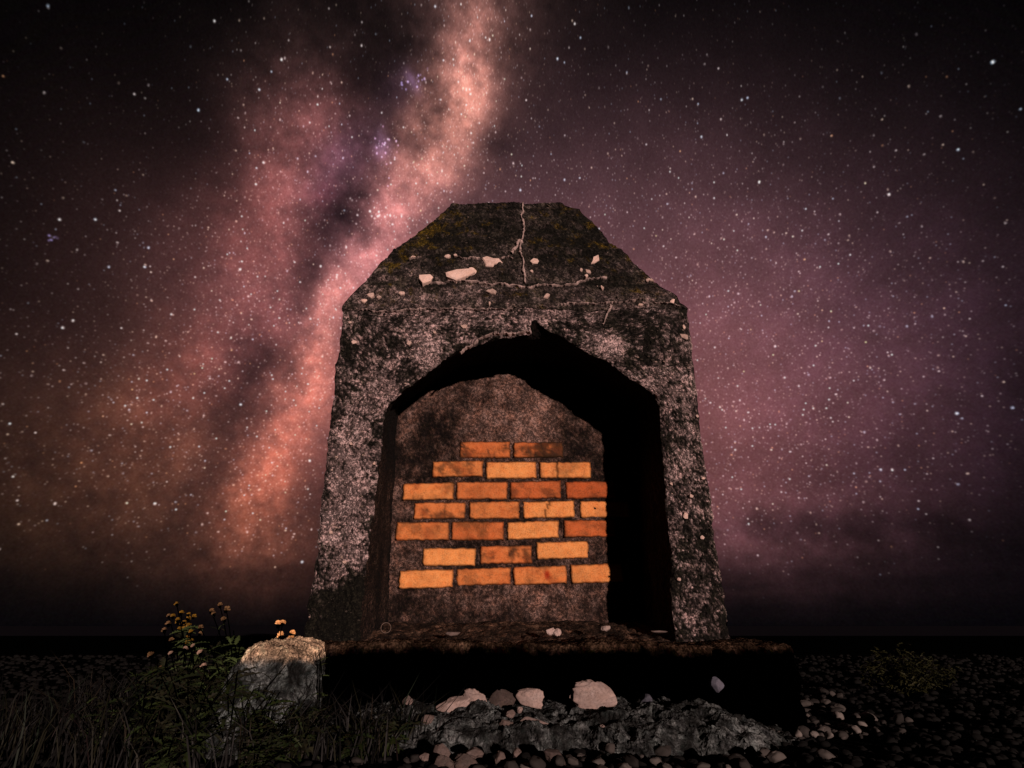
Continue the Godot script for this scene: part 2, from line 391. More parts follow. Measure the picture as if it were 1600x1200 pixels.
class Sheet:
	var v := PackedVector3Array()
	var n := PackedVector3Array()
	var c := PackedColorArray()
	var i := PackedInt32Array()

	func grid(p: PackedVector3Array, w: int, h: int, cols: PackedColorArray):
		# p: w x h points, row by row; seen from the front, rows run left to right and upwards
		var base := v.size()
		for y in h:
			for x in w:
				var l := p[y * w + maxi(x - 1, 0)]
				var r := p[y * w + mini(x + 1, w - 1)]
				var d := p[maxi(y - 1, 0) * w + x]
				var u := p[mini(y + 1, h - 1) * w + x]
				v.append(p[y * w + x])
				n.append((r - l).cross(u - d).normalized())
		c.append_array(cols)
		for y in h - 1:
			for x in w - 1:
				var a := base + y * w + x
				i.append_array(PackedInt32Array([a, a + w, a + 1, a + 1, a + w, a + w + 1]))

	func tri(a: Vector3, b: Vector3, d: Vector3, col: Color):
		# counter-clockwise seen from outside
		var nn := (b - a).cross(d - a).normalized()
		var base := v.size()
		v.append_array(PackedVector3Array([a, b, d]))
		n.append_array(PackedVector3Array([nn, nn, nn]))
		c.append_array(PackedColorArray([col, col, col]))
		i.append_array(PackedInt32Array([base, base + 2, base + 1]))

	func quad(a: Vector3, b: Vector3, d: Vector3, e: Vector3, col: Color):
		tri(a, b, d, col)
		tri(a, d, e, col)

	func tube(pts: PackedVector3Array, r0: float, r1: float, sides: int, col: Color):
		var base := v.size()
		var k := pts.size()
		for s in k:
			var dir := (pts[mini(s + 1, k - 1)] - pts[maxi(s - 1, 0)]).normalized()
			var ax := dir.cross(Vector3(0.31, 0.2, 0.93)).normalized()
			var ay := dir.cross(ax)
			var r := lerpf(r0, r1, float(s) / (k - 1))
			for q in sides:
				var an := TAU * q / sides
				var o := ax * cos(an) + ay * sin(an)
				v.append(pts[s] + o * r)
				n.append(o)
				c.append(col)
		for s in k - 1:
			for q in sides:
				var a := base + s * sides + q
				var b := base + s * sides + (q + 1) % sides
				i.append_array(PackedInt32Array([a, b, a + sides, b, b + sides, a + sides]))

	func mesh() -> ArrayMesh:
		var arr := []
		arr.resize(Mesh.ARRAY_MAX)
		arr[Mesh.ARRAY_VERTEX] = v
		arr[Mesh.ARRAY_NORMAL] = n
		arr[Mesh.ARRAY_COLOR] = c
		arr[Mesh.ARRAY_INDEX] = i
		var m := ArrayMesh.new()
		m.add_surface_from_arrays(Mesh.PRIMITIVE_TRIANGLES, arr)
		return m


func wobble(p: Vector3, amount := 1.0) -> Vector3:
	# the same shift for the same place, so that neighbouring sheets stay joined
	var q := p
	q.x += amount * (0.010 * noise_big.get_noise_3dv(p) + 0.009 * noise_mid.get_noise_3dv(p) + 0.0035 * noise_fine.get_noise_3dv(p))
	var b := p + Vector3(7.3, 1.7, 3.9)
	q.y += amount * (0.010 * noise_big.get_noise_3dv(b) + 0.009 * noise_mid.get_noise_3dv(b) + 0.0035 * noise_fine.get_noise_3dv(b))
	b = p + Vector3(-5.1, 4.4, 8.8)
	q.z += amount * (0.012 * noise_big.get_noise_3dv(b) + 0.010 * noise_mid.get_noise_3dv(b) + 0.006 * noise_fine.get_noise_3dv(b))
	return q


func spots(list: PackedFloat32Array, p: Vector3) -> float:
	# soft round stains: x, y, radius across, radius up, strength
	var t := 0.0
	var w := 0.03 * noise_mid.get_noise_3dv(p * 0.6)
	for k in list.size() / 5:
		var dx := (p.x - list[k * 5] + w) / list[k * 5 + 2]
		var dy := (p.y - list[k * 5 + 1] + w) / list[k * 5 + 3]
		var q := dx * dx + dy * dy
		if q < 9.0:
			t += list[k * 5 + 4] * exp(-0.5 * q)
	return t


# where the crust has come off (above zero) and where it is thickest (below zero)
var front_spots := PackedFloat32Array([0.4142, 1.3914, 0.0428, 0.0428, 0.75, -0.5723, 1.0926, 0.0661, 0.0865, 0.3, -0.5182, 1.203, 0.0777, 0.0518, 0.2, -0.4577, 1.2597, 0.0314, 0.0314, 0.35, -0.6001, 0.7604, 0.084, 0.168, 0.34, -0.6008, 0.5514, 0.0924, 0.1155, 0.28, -0.6379, 0.8836, 0.0613, 0.0981, 0.12, -0.3723, 1.3616, 0.0399, 0.0479, 0.35, -0.4306, 1.4365, 0.0807, 0.0404, 0.1, 0.6109, 0.6423, 0.0423, 0.094, 0.25, 0.6808, 0.9345, 0.0619, 0.1485, 0.12, 0.5299, 1.189, 0.0465, 0.031, 0.35, 0.6348, 1.203, 0.0518, 0.0777, 0.12, 0.4833, 1.0926, 0.0305, 0.0509, 0.0, -0.0815, 1.4978, 0.1631, 0.0272, 0.3, 0.1903, 1.4978, 0.1087, 0.0381, 0.15, -0.2692, 1.4365, 0.1077, 0.0592, 0.1, -0.6113, 0.3471, 0.0889, 0.0778, -0.8, -0.5591, 0.3783, 0.0447, 0.0559, -0.5, -0.6602, 0.2959, 0.088, 0.044, -0.5, -0.5261, 0.2757, 0.0658, 0.1315, -0.3, 0.6877, 0.3368, 0.0887, 0.0887, -0.1, -0.4951, 0.9345, 0.0347, 0.2476, -0.25, -0.4989, 0.5738, 0.0325, 0.1392, -0.25, 0.5652, 1.4365, 0.1077, 0.0807, -0.18, -0.5708, 1.4978, 0.1087, 0.0679, -0.12, -0.6337, 1.3175, 0.0792, 0.0792, -0.1, -0.6931, 0.9345, 0.0297, 0.1485, -0.15, 0.6754, 0.6889, 0.0711, 0.3792, -0.16, -0.6043, 0.6889, 0.0829, 0.2607, 0.12, -0.2904, 1.3175, 0.0396, 0.0264, -0.2])
var cap_spots := PackedFloat32Array([-0.1598, 2.1509, 0.1279, 0.0959, -0.15, 0.3118, 2.0481, 0.1247, 0.1247, -0.22, 0.4882, 1.7246, 0.1149, 0.0862, -0.2, 0.0483, 2.1775, 0.0193, 0.0901, 0.2, 0.0061, 1.9358, 0.0425, 0.0364, 0.28, 0.0, 1.8117, 0.0735, 0.0294, 0.15, 0.1743, 1.7676, 0.1162, 0.0407, 0.12, -0.2809, 1.6414, 0.1685, 0.0393, 0.15, -0.5112, 1.6825, 0.0852, 0.0568, 0.1])
var lichen_spots := PackedFloat32Array([-0.4031, 2.0886, 0.0441, 0.0283, 0.9, -0.42, 2.0083, 0.0371, 0.0247, 0.8, -0.3266, 2.2425, 0.0457, 0.0294, 0.5, -0.3516, 2.1509, 0.032, 0.0256, 0.3, 0.2809, 2.2926, 0.0463, 0.0165, 0.5, 0.61, 1.7676, 0.0232, 0.0174, 0.7, -0.5556, 1.6011, 0.0444, 0.0167, 0.35, -0.563, 1.6495, 0.0281, 0.0169, 0.5, -0.4758, 1.9839, 0.0246, 0.0184, 0.4])
var niche_spots := PackedFloat32Array([-0.0298, 1.1888, 0.1641, 0.1492, 0.55, 0.1346, 1.2046, 0.0359, 0.0897, 0.25, 0.0, 1.3668, 0.1071, 0.049, 0.1, -0.3853, 1.1417, 0.1186, 0.1482, -0.22, -0.4348, 0.9895, 0.1015, 0.087, -0.3, -0.4898, 1.3668, 0.0612, 0.0765, -0.1, -0.1795, 1.2046, 0.0359, 0.1196, 0.05, -0.0793, 0.3926, 0.2378, 0.0476, 0.18, 0.1588, 0.4049, 0.1588, 0.0397, 0.12, -0.3684, 0.3679, 0.1579, 0.0789, 0.0, -0.435, 0.5707, 0.0544, 0.0816, 0.15, -0.261, 0.3193, 0.261, 0.0313, -0.2, 0.2938, 1.08, 0.1175, 0.1175, -0.15, -0.4764, 1.173, 0.0298, 0.1191, 0.2])


func lichen_tone(p: Vector3, v: float) -> Color:
	var dark := Color(0.013, 0.012, 0.0105)
	var pale := Color(0.54, 0.43, 0.43)
	var h := noise_mid.get_noise_3d(p.x * 0.5 + 20.0, p.y * 0.5, p.z * 0.5)
	var mid := Color(0.105, 0.087, 0.084).lerp(Color(0.080, 0.074, 0.058), clampf(h * 1.5 + 0.4, 0, 1))
	if v < 0.5:
		return dark.lerp(mid, clampf(v * 2.0, 0, 1))
	return mid.lerp(pale, clampf(v * 2.0 - 1.0, 0, 1))


func front_tone(p: Vector3) -> Color:
	var v := 0.48 + 0.50 * noise_big.get_noise_3dv(p * 1.5) + 0.70 * noise_mid.get_noise_3dv(p) + 0.95 * noise_fine.get_noise_3dv(p)
	return lichen_tone(p, smoothstep(0.12, 0.98, v + spots(front_spots, p)))


func cap_tone(p: Vector3) -> Color:
	var v := 0.21 + 0.30 * noise_big.get_noise_3dv(p * 1.3) + 0.5 * noise_mid.get_noise_3dv(p) + 0.45 * noise_fine.get_noise_3dv(p * 0.8)
	v += 0.22 * (1.0 - smoothstep(SHOULDER + 0.05, SHOULDER + 0.42, p.y)) + spots(cap_spots, p)
	# boards of the formwork left faint level lines
	v -= 0.25 * smoothstep(0.90, 1.0, cos((p.y + 0.012 * noise_big.get_noise_3dv(p)) * TAU / 0.19))
	var c := lichen_tone(p, clampf(v, 0, 1))
	var yellow := smoothstep(0.22, 0.42, noise_mid.get_noise_3d(p.x * 0.7, p.y * 0.7 + 30.0, 4.0) * 0.9 + 0.30 * smoothstep(0.10, 0.42, absf(p.x)) * smoothstep(SHOULDER + 0.1, SHOULDER + 0.6, p.y) - 0.12 + 0.25 * noise_fine.get_noise_3dv(p))
	yellow = clampf(yellow + smoothstep(0.25, 0.7, spots(lichen_spots, p) + 0.6 * noise_mid.get_noise_3dv(p) + 0.4 * noise_fine.get_noise_3dv(p)), 0, 1)
	return c.lerp(Color(0.125, 0.090, 0.008), yellow * 0.8)


func inner_tone(p: Vector3) -> Color:
	var v := 0.42 + 0.45 * noise_big.get_noise_3dv(p * 1.2) + 0.5 * noise_mid.get_noise_3dv(p * 0.8) + 0.4 * noise_fine.get_noise_3dv(p * 0.7)
	v += spots(niche_spots, p)
	var dark := Color(0.014, 0.010, 0.008)
	var pale := Color(0.29, 0.207, 0.190)
	return dark.lerp(pale, pow(clampf(v, 0, 1), 1.6))


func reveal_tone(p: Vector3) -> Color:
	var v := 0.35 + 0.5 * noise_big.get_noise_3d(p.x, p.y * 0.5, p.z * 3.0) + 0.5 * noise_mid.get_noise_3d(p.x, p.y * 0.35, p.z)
	var soffit_shade := smoothstep(0.86, 0.98, p.y)  # darker round the arch: shade under the soffit put into the colour
	return Color(0.006, 0.005, 0.004).lerp(Color(0.085, 0.055, 0.042), clampf(v, 0, 1) * (1.0 - 0.9 * soffit_shade))


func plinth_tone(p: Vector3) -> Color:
	var top := smoothstep(0.225, 0.25, p.y + 0.01 * noise_mid.get_noise_3dv(p))  # front near black, browner towards the top edge
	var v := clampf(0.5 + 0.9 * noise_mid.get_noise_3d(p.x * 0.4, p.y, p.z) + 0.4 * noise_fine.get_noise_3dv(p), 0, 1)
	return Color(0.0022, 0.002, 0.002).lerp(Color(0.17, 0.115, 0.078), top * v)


func rubble_tone(p: Vector3) -> Color:
	var v := clampf(0.45 + 0.5 * noise_big.get_noise_3dv(p * 2.0) + 0.7 * noise_mid.get_noise_3dv(p * 1.2) + 0.5 * noise_fine.get_noise_3dv(p * 0.8), 0, 1)
	return Color(0.012, 0.0128, 0.0128).lerp(Color(0.27, 0.275, 0.28), v * v)


# ---------------------------------------------------------------- ground
func build_ground():
	var s := Sheet.new()
	var cols := PackedColorArray()
	var R := 4000.0
	s.quad(Vector3(-R, -0.06, 60), Vector3(R, -0.06, 60), Vector3(R, -0.06, -R), Vector3(-R, -0.06, -R), Color(0.004, 0.004, 0.0042))
	var g := part("ground", s.mesh(), M.soil, self)
	g.set_meta("kind", "structure")
	# the shingle bank round the monument
	s = Sheet.new()
	var W := 150
	var H := 120
	var p := PackedVector3Array()
	for j in H:
		for i in W:
			var x := lerpf(-7.0, 7.0, i / (W - 1.0))
			var z := -lerpf(-1.5, 10.0, j / (H - 1.0))
			p.append(Vector3(x, bank(x, z), z))
			var v := clampf(0.5 + 0.8 * noise_mid.get_noise_3d(x * 0.5, 0, z * 0.5), 0, 1)
			cols.append(Color(0.004, 0.004, 0.004).lerp(Color(0.012, 0.012, 0.012), v))
	s.grid(p, W, H, cols)
	var b := part("shingle_bank", s.mesh(), M.soil, self)
	b.set_meta("kind", "structure")
	s = Sheet.new()
	s.quad(Vector3(-R, -0.05, -24), Vector3(R, -0.05, -24), Vector3(R, -0.05, -R), Vector3(-R, -0.05, -R), Color.WHITE)
	var sea := part("sea", s.mesh(), M.sea, self)
	sea.set_meta("kind", "structure")


func bank(x: float, z: float) -> float:
	var edge := smoothstep(7.0, 5.0, absf(x)) * smoothstep(-10.0, -7.0, z) * smoothstep(1.5, 0.3, z)
	return -0.09 + 0.09 * edge + 0.018 * edge * noise_big.get_noise_3d(x * 0.5, 3.0, z * 0.5) + 0.006 * edge * noise_mid.get_noise_3d(x * 0.4, 3.0, z * 0.4)


# ---------------------------------------------------------------- monument
var arch := PackedVector2Array()


func arch_outline(spalled := true) -> PackedVector2Array:
	var raw := PackedFloat32Array([-0.5198, 0.2358, -0.5249, 0.2858, -0.5254, 0.3994, -0.5188, 0.5402, -0.5143, 0.6889, -0.5104, 0.8836, -0.5036, 1.0337, -0.4967, 1.1008, -0.4406, 1.1695, -0.4014, 1.2002, -0.3526, 1.2512, -0.2852, 1.3175, -0.2338, 1.3557, -0.1599, 1.3735, -0.0751, 1.4154, 0.0, 1.4244, 0.0807, 1.4335, 0.0757, 1.467, 0.0733, 1.4947, 0.0925, 1.5009, 0.1298, 1.467, 0.1671, 1.4457, 0.233, 1.4064, 0.3184, 1.3469, 0.3827, 1.3146, 0.4755, 1.2199, 0.5206, 1.2002, 0.5658, 1.1584, 0.585, 1.0926, 0.5817, 0.9345, 0.5735, 0.6889, 0.5682, 0.4635, 0.5623, 0.2858, 0.5611, 0.2358])
	var pts := PackedVector2Array()
	for k in raw.size() / 2:
		if spalled or raw[k * 2 + 1] < 1.4609:
			pts.append(Vector2(raw[k * 2], raw[k * 2 + 1]))
	return pts


func along(line: PackedVector2Array, count: int) -> PackedVector2Array:
	var total := 0.0
	for k in line.size() - 1:
		total += line[k].distance_to(line[k + 1])
	var out := PackedVector2Array()
	var seg := 0
	var done := 0.0
	for k in count:
		var want := total * k / (count - 1)
		while seg < line.size() - 2 and done + line[seg].distance_to(line[seg + 1]) < want:
			done += line[seg].distance_to(line[seg + 1])
			seg += 1
		var len := line[seg].distance_to(line[seg + 1])
		out.append(line[seg].lerp(line[seg + 1], clampf((want - done) / maxf(len, 1e-6), 0, 1)))
	return out


func build_monument():
	var mon := thing("monument", "blackened concrete monument with an arched niche, bricked back wall and sloping cap", "monument")
	arch = along(arch_outline(), 520)
	var whole := along(arch_outline(false), 520)
	var K := 520
	# outer edge of the front wall, point for point with the arch
	var xl := PackedFloat32Array([-0.7074, -0.7253])
	var xr := PackedFloat32Array([0.7402, 0.7522])
	var base := 0.24
	var outer := PackedVector2Array()
	var legs := 150
	for k in K:
		if k < legs:
			outer.append(Vector2(lerpf(xl[0], xl[1], k / 150.0 * 0.62), lerpf(base, SHOULDER, k / 150.0 * 0.62)))
		elif k < 195:
			outer.append(Vector2(lerpf(xl[0], xl[1], 0.62 + 0.38 * (k - legs) / 45.0), lerpf(base, SHOULDER, 0.62 + 0.38 * (k - legs) / 45.0)))
		elif k <= K - 196:
			outer.append(Vector2(lerpf(xl[1], xr[1], (k - 195.0) / (K - 391.0)), SHOULDER))
		else:
			var t := (K - 1.0 - k) / 195.0
			t = t / (150.0 / 195.0) * 0.62 if t < 150.0 / 195.0 else 0.62 + 0.38 * (t - 150.0 / 195.0) / (45.0 / 195.0)
			outer.append(Vector2(lerpf(xr[0], xr[1], t), lerpf(base, SHOULDER, t)))
	var s := Sheet.new()
	var p := PackedVector3Array()
	var c := PackedColorArray()
	var T := 56
	for t in T:
		for k in K:
			var q := outer[k].lerp(arch[k], t / (T - 1.0))
			var w := wobble(Vector3(q.x, q.y, -FRONT))
			# worn edges: the wall rounds off towards its rim and the arch
			var e := minf(t / (T - 1.0) * outer[k].distance_to(arch[k]), (1.0 - t / (T - 1.0)) * outer[k].distance_to(arch[k]))
			w.z -= 0.010 * pow(clampf(1.0 - e / 0.022, 0, 1), 2.0)
			p.append(w)
			c.append(front_tone(Vector3(q.x, q.y, -FRONT)))
	s.grid(p, K, T, c)
	var raw_inner := PackedFloat32Array([-0.5062, 0.2242, -0.506, 0.2833, -0.5154, 0.6235, -0.5305, 0.9895, -0.5419, 1.2493, -0.4264, 1.3305, -0.2474, 1.4406, -0.1241, 1.4644, 0.0, 1.4712, 0.1396, 1.4644, 0.2781, 1.4338, 0.4416, 1.3305, 0.5739, 1.2364, 0.5652, 0.9895, 0.5482, 0.6235, 0.5345, 0.2833, 0.5344, 0.2242])
	var inner := PackedVector2Array()
	for k in raw_inner.size() / 2:
		inner.append(Vector2(raw_inner[k * 2], raw_inner[k * 2 + 1]))
	inner = along(inner, K)
	# reveal of the niche: the arch swept back, smoothed of its chips
	p = PackedVector3Array()
	c = PackedColorArray()
	var D := 26
	for t in D:
		var f := t / (D - 1.0)
		for k in K:
			var a := arch[k]
			a = a.lerp(whole[k], smoothstep(0.0, 0.16, f)).lerp(inner[k], smoothstep(0.1, 0.35, f) * 0.3 + 0.7 * f)
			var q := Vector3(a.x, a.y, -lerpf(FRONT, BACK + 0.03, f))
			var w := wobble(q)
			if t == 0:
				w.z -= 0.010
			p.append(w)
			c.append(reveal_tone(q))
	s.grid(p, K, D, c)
	# the cap: front slope between its two uneven edges, then sides, back and top
	var rows := PackedFloat32Array([1.5539, -0.7253, 0.7522, 1.5695, -0.727, 0.739, 1.6414, -0.6951, 0.7162, 1.7034, -0.6676, 0.6569, 1.7676, -0.6391, 0.6158, 1.8705, -0.5966, 0.5578, 1.9501, -0.5518, 0.5174, 1.9645, -0.5437, 0.5052, 2.0132, -0.5071, 0.4638, 2.0632, -0.4695, 0.4444, 2.1404, -0.408, 0.4145, 2.1509, -0.3996, 0.4092, 2.2758, -0.3405, 0.3456, 2.3267, -0.3164, 0.2498])
	var R := rows.size() / 3
	p = PackedVector3Array()
	c = PackedColorArray()
	var CW := 200
	var CH := 90
	for j in CH:
		var y := lerpf(SHOULDER, CAP_TOP, j / (CH - 1.0))
		var k := 0
		while k < R - 2 and rows[(k + 1) * 3] < y:
			k += 1
		var f := clampf((y - rows[k * 3]) / (rows[(k + 1) * 3] - rows[k * 3]), 0, 1)
		var z := -(FRONT + (CAP_DEPTH - FRONT) * (y - SHOULDER) / (CAP_TOP - SHOULDER))
		for i in CW:
			var q := Vector3(lerpf(lerpf(rows[k * 3 + 1], rows[k * 3 + 4], f), lerpf(rows[k * 3 + 2], rows[k * 3 + 5], f), i / (CW - 1.0)), y, z)
			var w := wobble(q)
			# each lift of concrete is set back a little from the one below
			w.z += lift_step(y) - 0.004
			p.append(w)
			c.append(cap_tone(q))
	s.grid(p, CW, CH, c)
	# the rest of the body, behind: plain sheets that share the same wobble
	var corner := func(side: float, y: float, back: float) -> Vector3:
		if y <= SHOULDER:
			var t := (y - base) / (SHOULDER - base)
			return Vector3(lerpf(xl[0], xl[1], t) if side < 0 else lerpf(xr[0], xr[1], t), y, -lerpf(FRONT, REAR, back))
		var k := 0
		while k < R - 2 and rows[(k + 1) * 3] < y:
			k += 1
		var f := clampf((y - rows[k * 3]) / (rows[(k + 1) * 3] - rows[k * 3]), 0, 1)
		var inset := (CAP_DEPTH - FRONT) * (y - SHOULDER) / (CAP_TOP - SHOULDER)
		return Vector3(lerpf(rows[k * 3 + 1], rows[k * 3 + 4], f) if side < 0 else lerpf(rows[k * 3 + 2], rows[k * 3 + 5], f), y, -lerpf(FRONT + inset, REAR - inset, back))
	for side in [-1.0, 1.0]:
		p = PackedVector3Array()
		c = PackedColorArray()
		for j in 120:
			for i in 40:
				var f: float = i / 39.0
				var q: Vector3 = corner.call(side, lerpf(base, CAP_TOP, j / 119.0), f if side > 0 else 1.0 - f)
				var w := wobble(q)
				w.z -= 0.012 * pow(clampf(1.0 - (-q.z - FRONT) / 0.05, 0, 1), 2.0) if q.y < SHOULDER else 0.0
				p.append(w)
				c.append(front_tone(q) if q.y < SHOULDER else cap_tone(q))
		s.grid(p, 40, 120, c)
	p = PackedVector3Array()
	c = PackedColorArray()
	for j in 60:
		for i in 60:
			var y := lerpf(base, CAP_TOP, j / 59.0)
			var a: Vector3 = corner.call(1.0, y, 1.0)
			var b: Vector3 = corner.call(-1.0, y, 1.0)
			var q: Vector3 = a.lerp(b, i / 59.0)
			p.append(wobble(q))
			c.append(front_tone(q))
	s.grid(p, 60, 60, c)
	p = PackedVector3Array()
	c = PackedColorArray()
	for j in 30:
		for i in 30:
			var a: Vector3 = corner.call(-1.0, CAP_TOP, j / 29.0)
			var b: Vector3 = corner.call(1.0, CAP_TOP, j / 29.0)
			var q: Vector3 = a.lerp(b, i / 29.0)
			p.append(wobble(q))
			c.append(cap_tone(q))
	s.grid(p, 30, 30, c)
	part("body", s.mesh(), M.concrete, mon)
	# wall at the back of the niche
	s = Sheet.new()
	p = PackedVector3Array()
	c = PackedColorArray()
	for j in 150:
		for i in 180:
			var q := Vector3(lerpf(-0.62, 0.66, i / 179.0), lerpf(0.22, 1.46, j / 149.0), -BACK)
			p.append(wobble(q, 0.55))
			c.append(inner_tone(q))
	s.grid(p, 180, 150, c)
	var back := part("niche_wall", s.mesh(), M.inner, mon)
	build_bricks(back)
	# floor of the niche with the dirt that has gathered on it
	s = Sheet.new()
	p = PackedVector3Array()
	c = PackedColorArray()
	for j in 40:
		for i in 180:
			var f := j / 39.0
			var q := Vector3(lerpf(-0.62, 0.66, i / 179.0), 0.252 + 0.062 * smoothstep(0.0, 1.0, f), -lerpf(FRONT - 0.02, BACK + 0.02, f))
			var w := wobble(q, 1.2)
			p.append(w)
			var v := clampf(0.45 + 0.9 * noise_mid.get_noise_3dv(q) + 0.5 * noise_fine.get_noise_3dv(q), 0, 1)
			c.append(Color(0.02, 0.014, 0.01).lerp(Color(0.30, 0.21, 0.16), v * v))
	s.grid(p, 180, 40, c)
	part("niche_floor", s.mesh(), M.inner, mon)
	build_plinth(mon)
	build_cracks(mon)
	build_chips(mon)
	build_aggregate(mon)


func build_plinth(mon: Node3D):
	var s := Sheet.new()
	var prof := PackedVector2Array([Vector2(1.99, -0.05), Vector2(1.985, 0.10), Vector2(1.965, 0.13), Vector2(1.955, 0.18), Vector2(1.95, 0.215), Vector2(1.953, 0.238), Vector2(1.965, 0.249), Vector2(1.99, 0.2525), Vector2(2.05, 0.2515), Vector2(2.12, 0.252), Vector2(2.22, 0.25)])
	prof = along(prof, 60)
	var p := PackedVector3Array()
	var c := PackedColorArray()
	for j in 60:
		for i in 260:
			var x := lerpf(-0.80, 0.885, i / 259.0)
			var q := Vector3(x, prof[j].y, -prof[j].x)
			# rounded, crumbling ends
			var end := pow(clampf((absf(x - 0.0425) - 0.80) / 0.0425, 0, 1), 2.0)
			q.z -= 0.05 * end
			q.y -= 0.02 * end * smoothstep(0.1, 0.2, q.y)
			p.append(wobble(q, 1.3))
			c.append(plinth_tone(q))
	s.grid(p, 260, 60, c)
	for side in [-1.0, 1.0]:
		p = PackedVector3Array()
		c = PackedColorArray()
		for j in 30:
			for i in 60:
				var f: float = i / 59.0 if side > 0 else 1.0 - i / 59.0
				var q := Vector3(-0.80 if side < 0 else 0.885, lerpf(-0.05, 0.2325, j / 29.0), -lerpf(2.0, 3.7, f))
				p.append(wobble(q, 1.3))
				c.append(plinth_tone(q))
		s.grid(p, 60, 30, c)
	p = PackedVector3Array()
	c = PackedColorArray()
	for j in 50:
		for i in 60:
			var q := Vector3(lerpf(-0.80, 0.885, i / 59.0), 0.246, -lerpf(2.0, 3.7, j / 49.0))
			p.append(wobble(q, 0.6))
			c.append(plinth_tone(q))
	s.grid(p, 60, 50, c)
	part("plinth", s.mesh(), M.plinth_black, mon)
	# broken footing that sticks out under the plinth
	s = Sheet.new()
	p = PackedVector3Array()
	c = PackedColorArray()
	var line := along(PackedVector2Array([Vector2(1.66, -0.04), Vector2(1.69, 0.015), Vector2(1.73, 0.052), Vector2(1.82, 0.074), Vector2(1.93, 0.086), Vector2(2.02, 0.09)]), 60)
	for j in 60:
		for i in 220:
			var x := lerpf(-0.62, 0.80, i / 219.0)
			var fall := smoothstep(-0.62, -0.36, x) * smoothstep(0.80, 0.52, x)
			var q := Vector3(x, line[j].y, -line[j].x)
			var push := 0.07 * noise_big.get_noise_3d(x * 1.5, 0.0, 5.0) - 0.10 * (1.0 - fall)
			q.z += push * (1.0 - j / 59.0)
			q.y -= 0.06 * (1.0 - fall)
			q.y += 0.022 * noise_big.get_noise_3d(x * 2.5, 2.0, q.z * 2.5) + 0.012 * noise_mid.get_noise_3d(x, 2.0, q.z)
			p.append(wobble(q, 1.6))
			c.append(rubble_tone(q))
	s.grid(p, 220, 60, c)
	part("footing", s.mesh(), M.rough, mon)


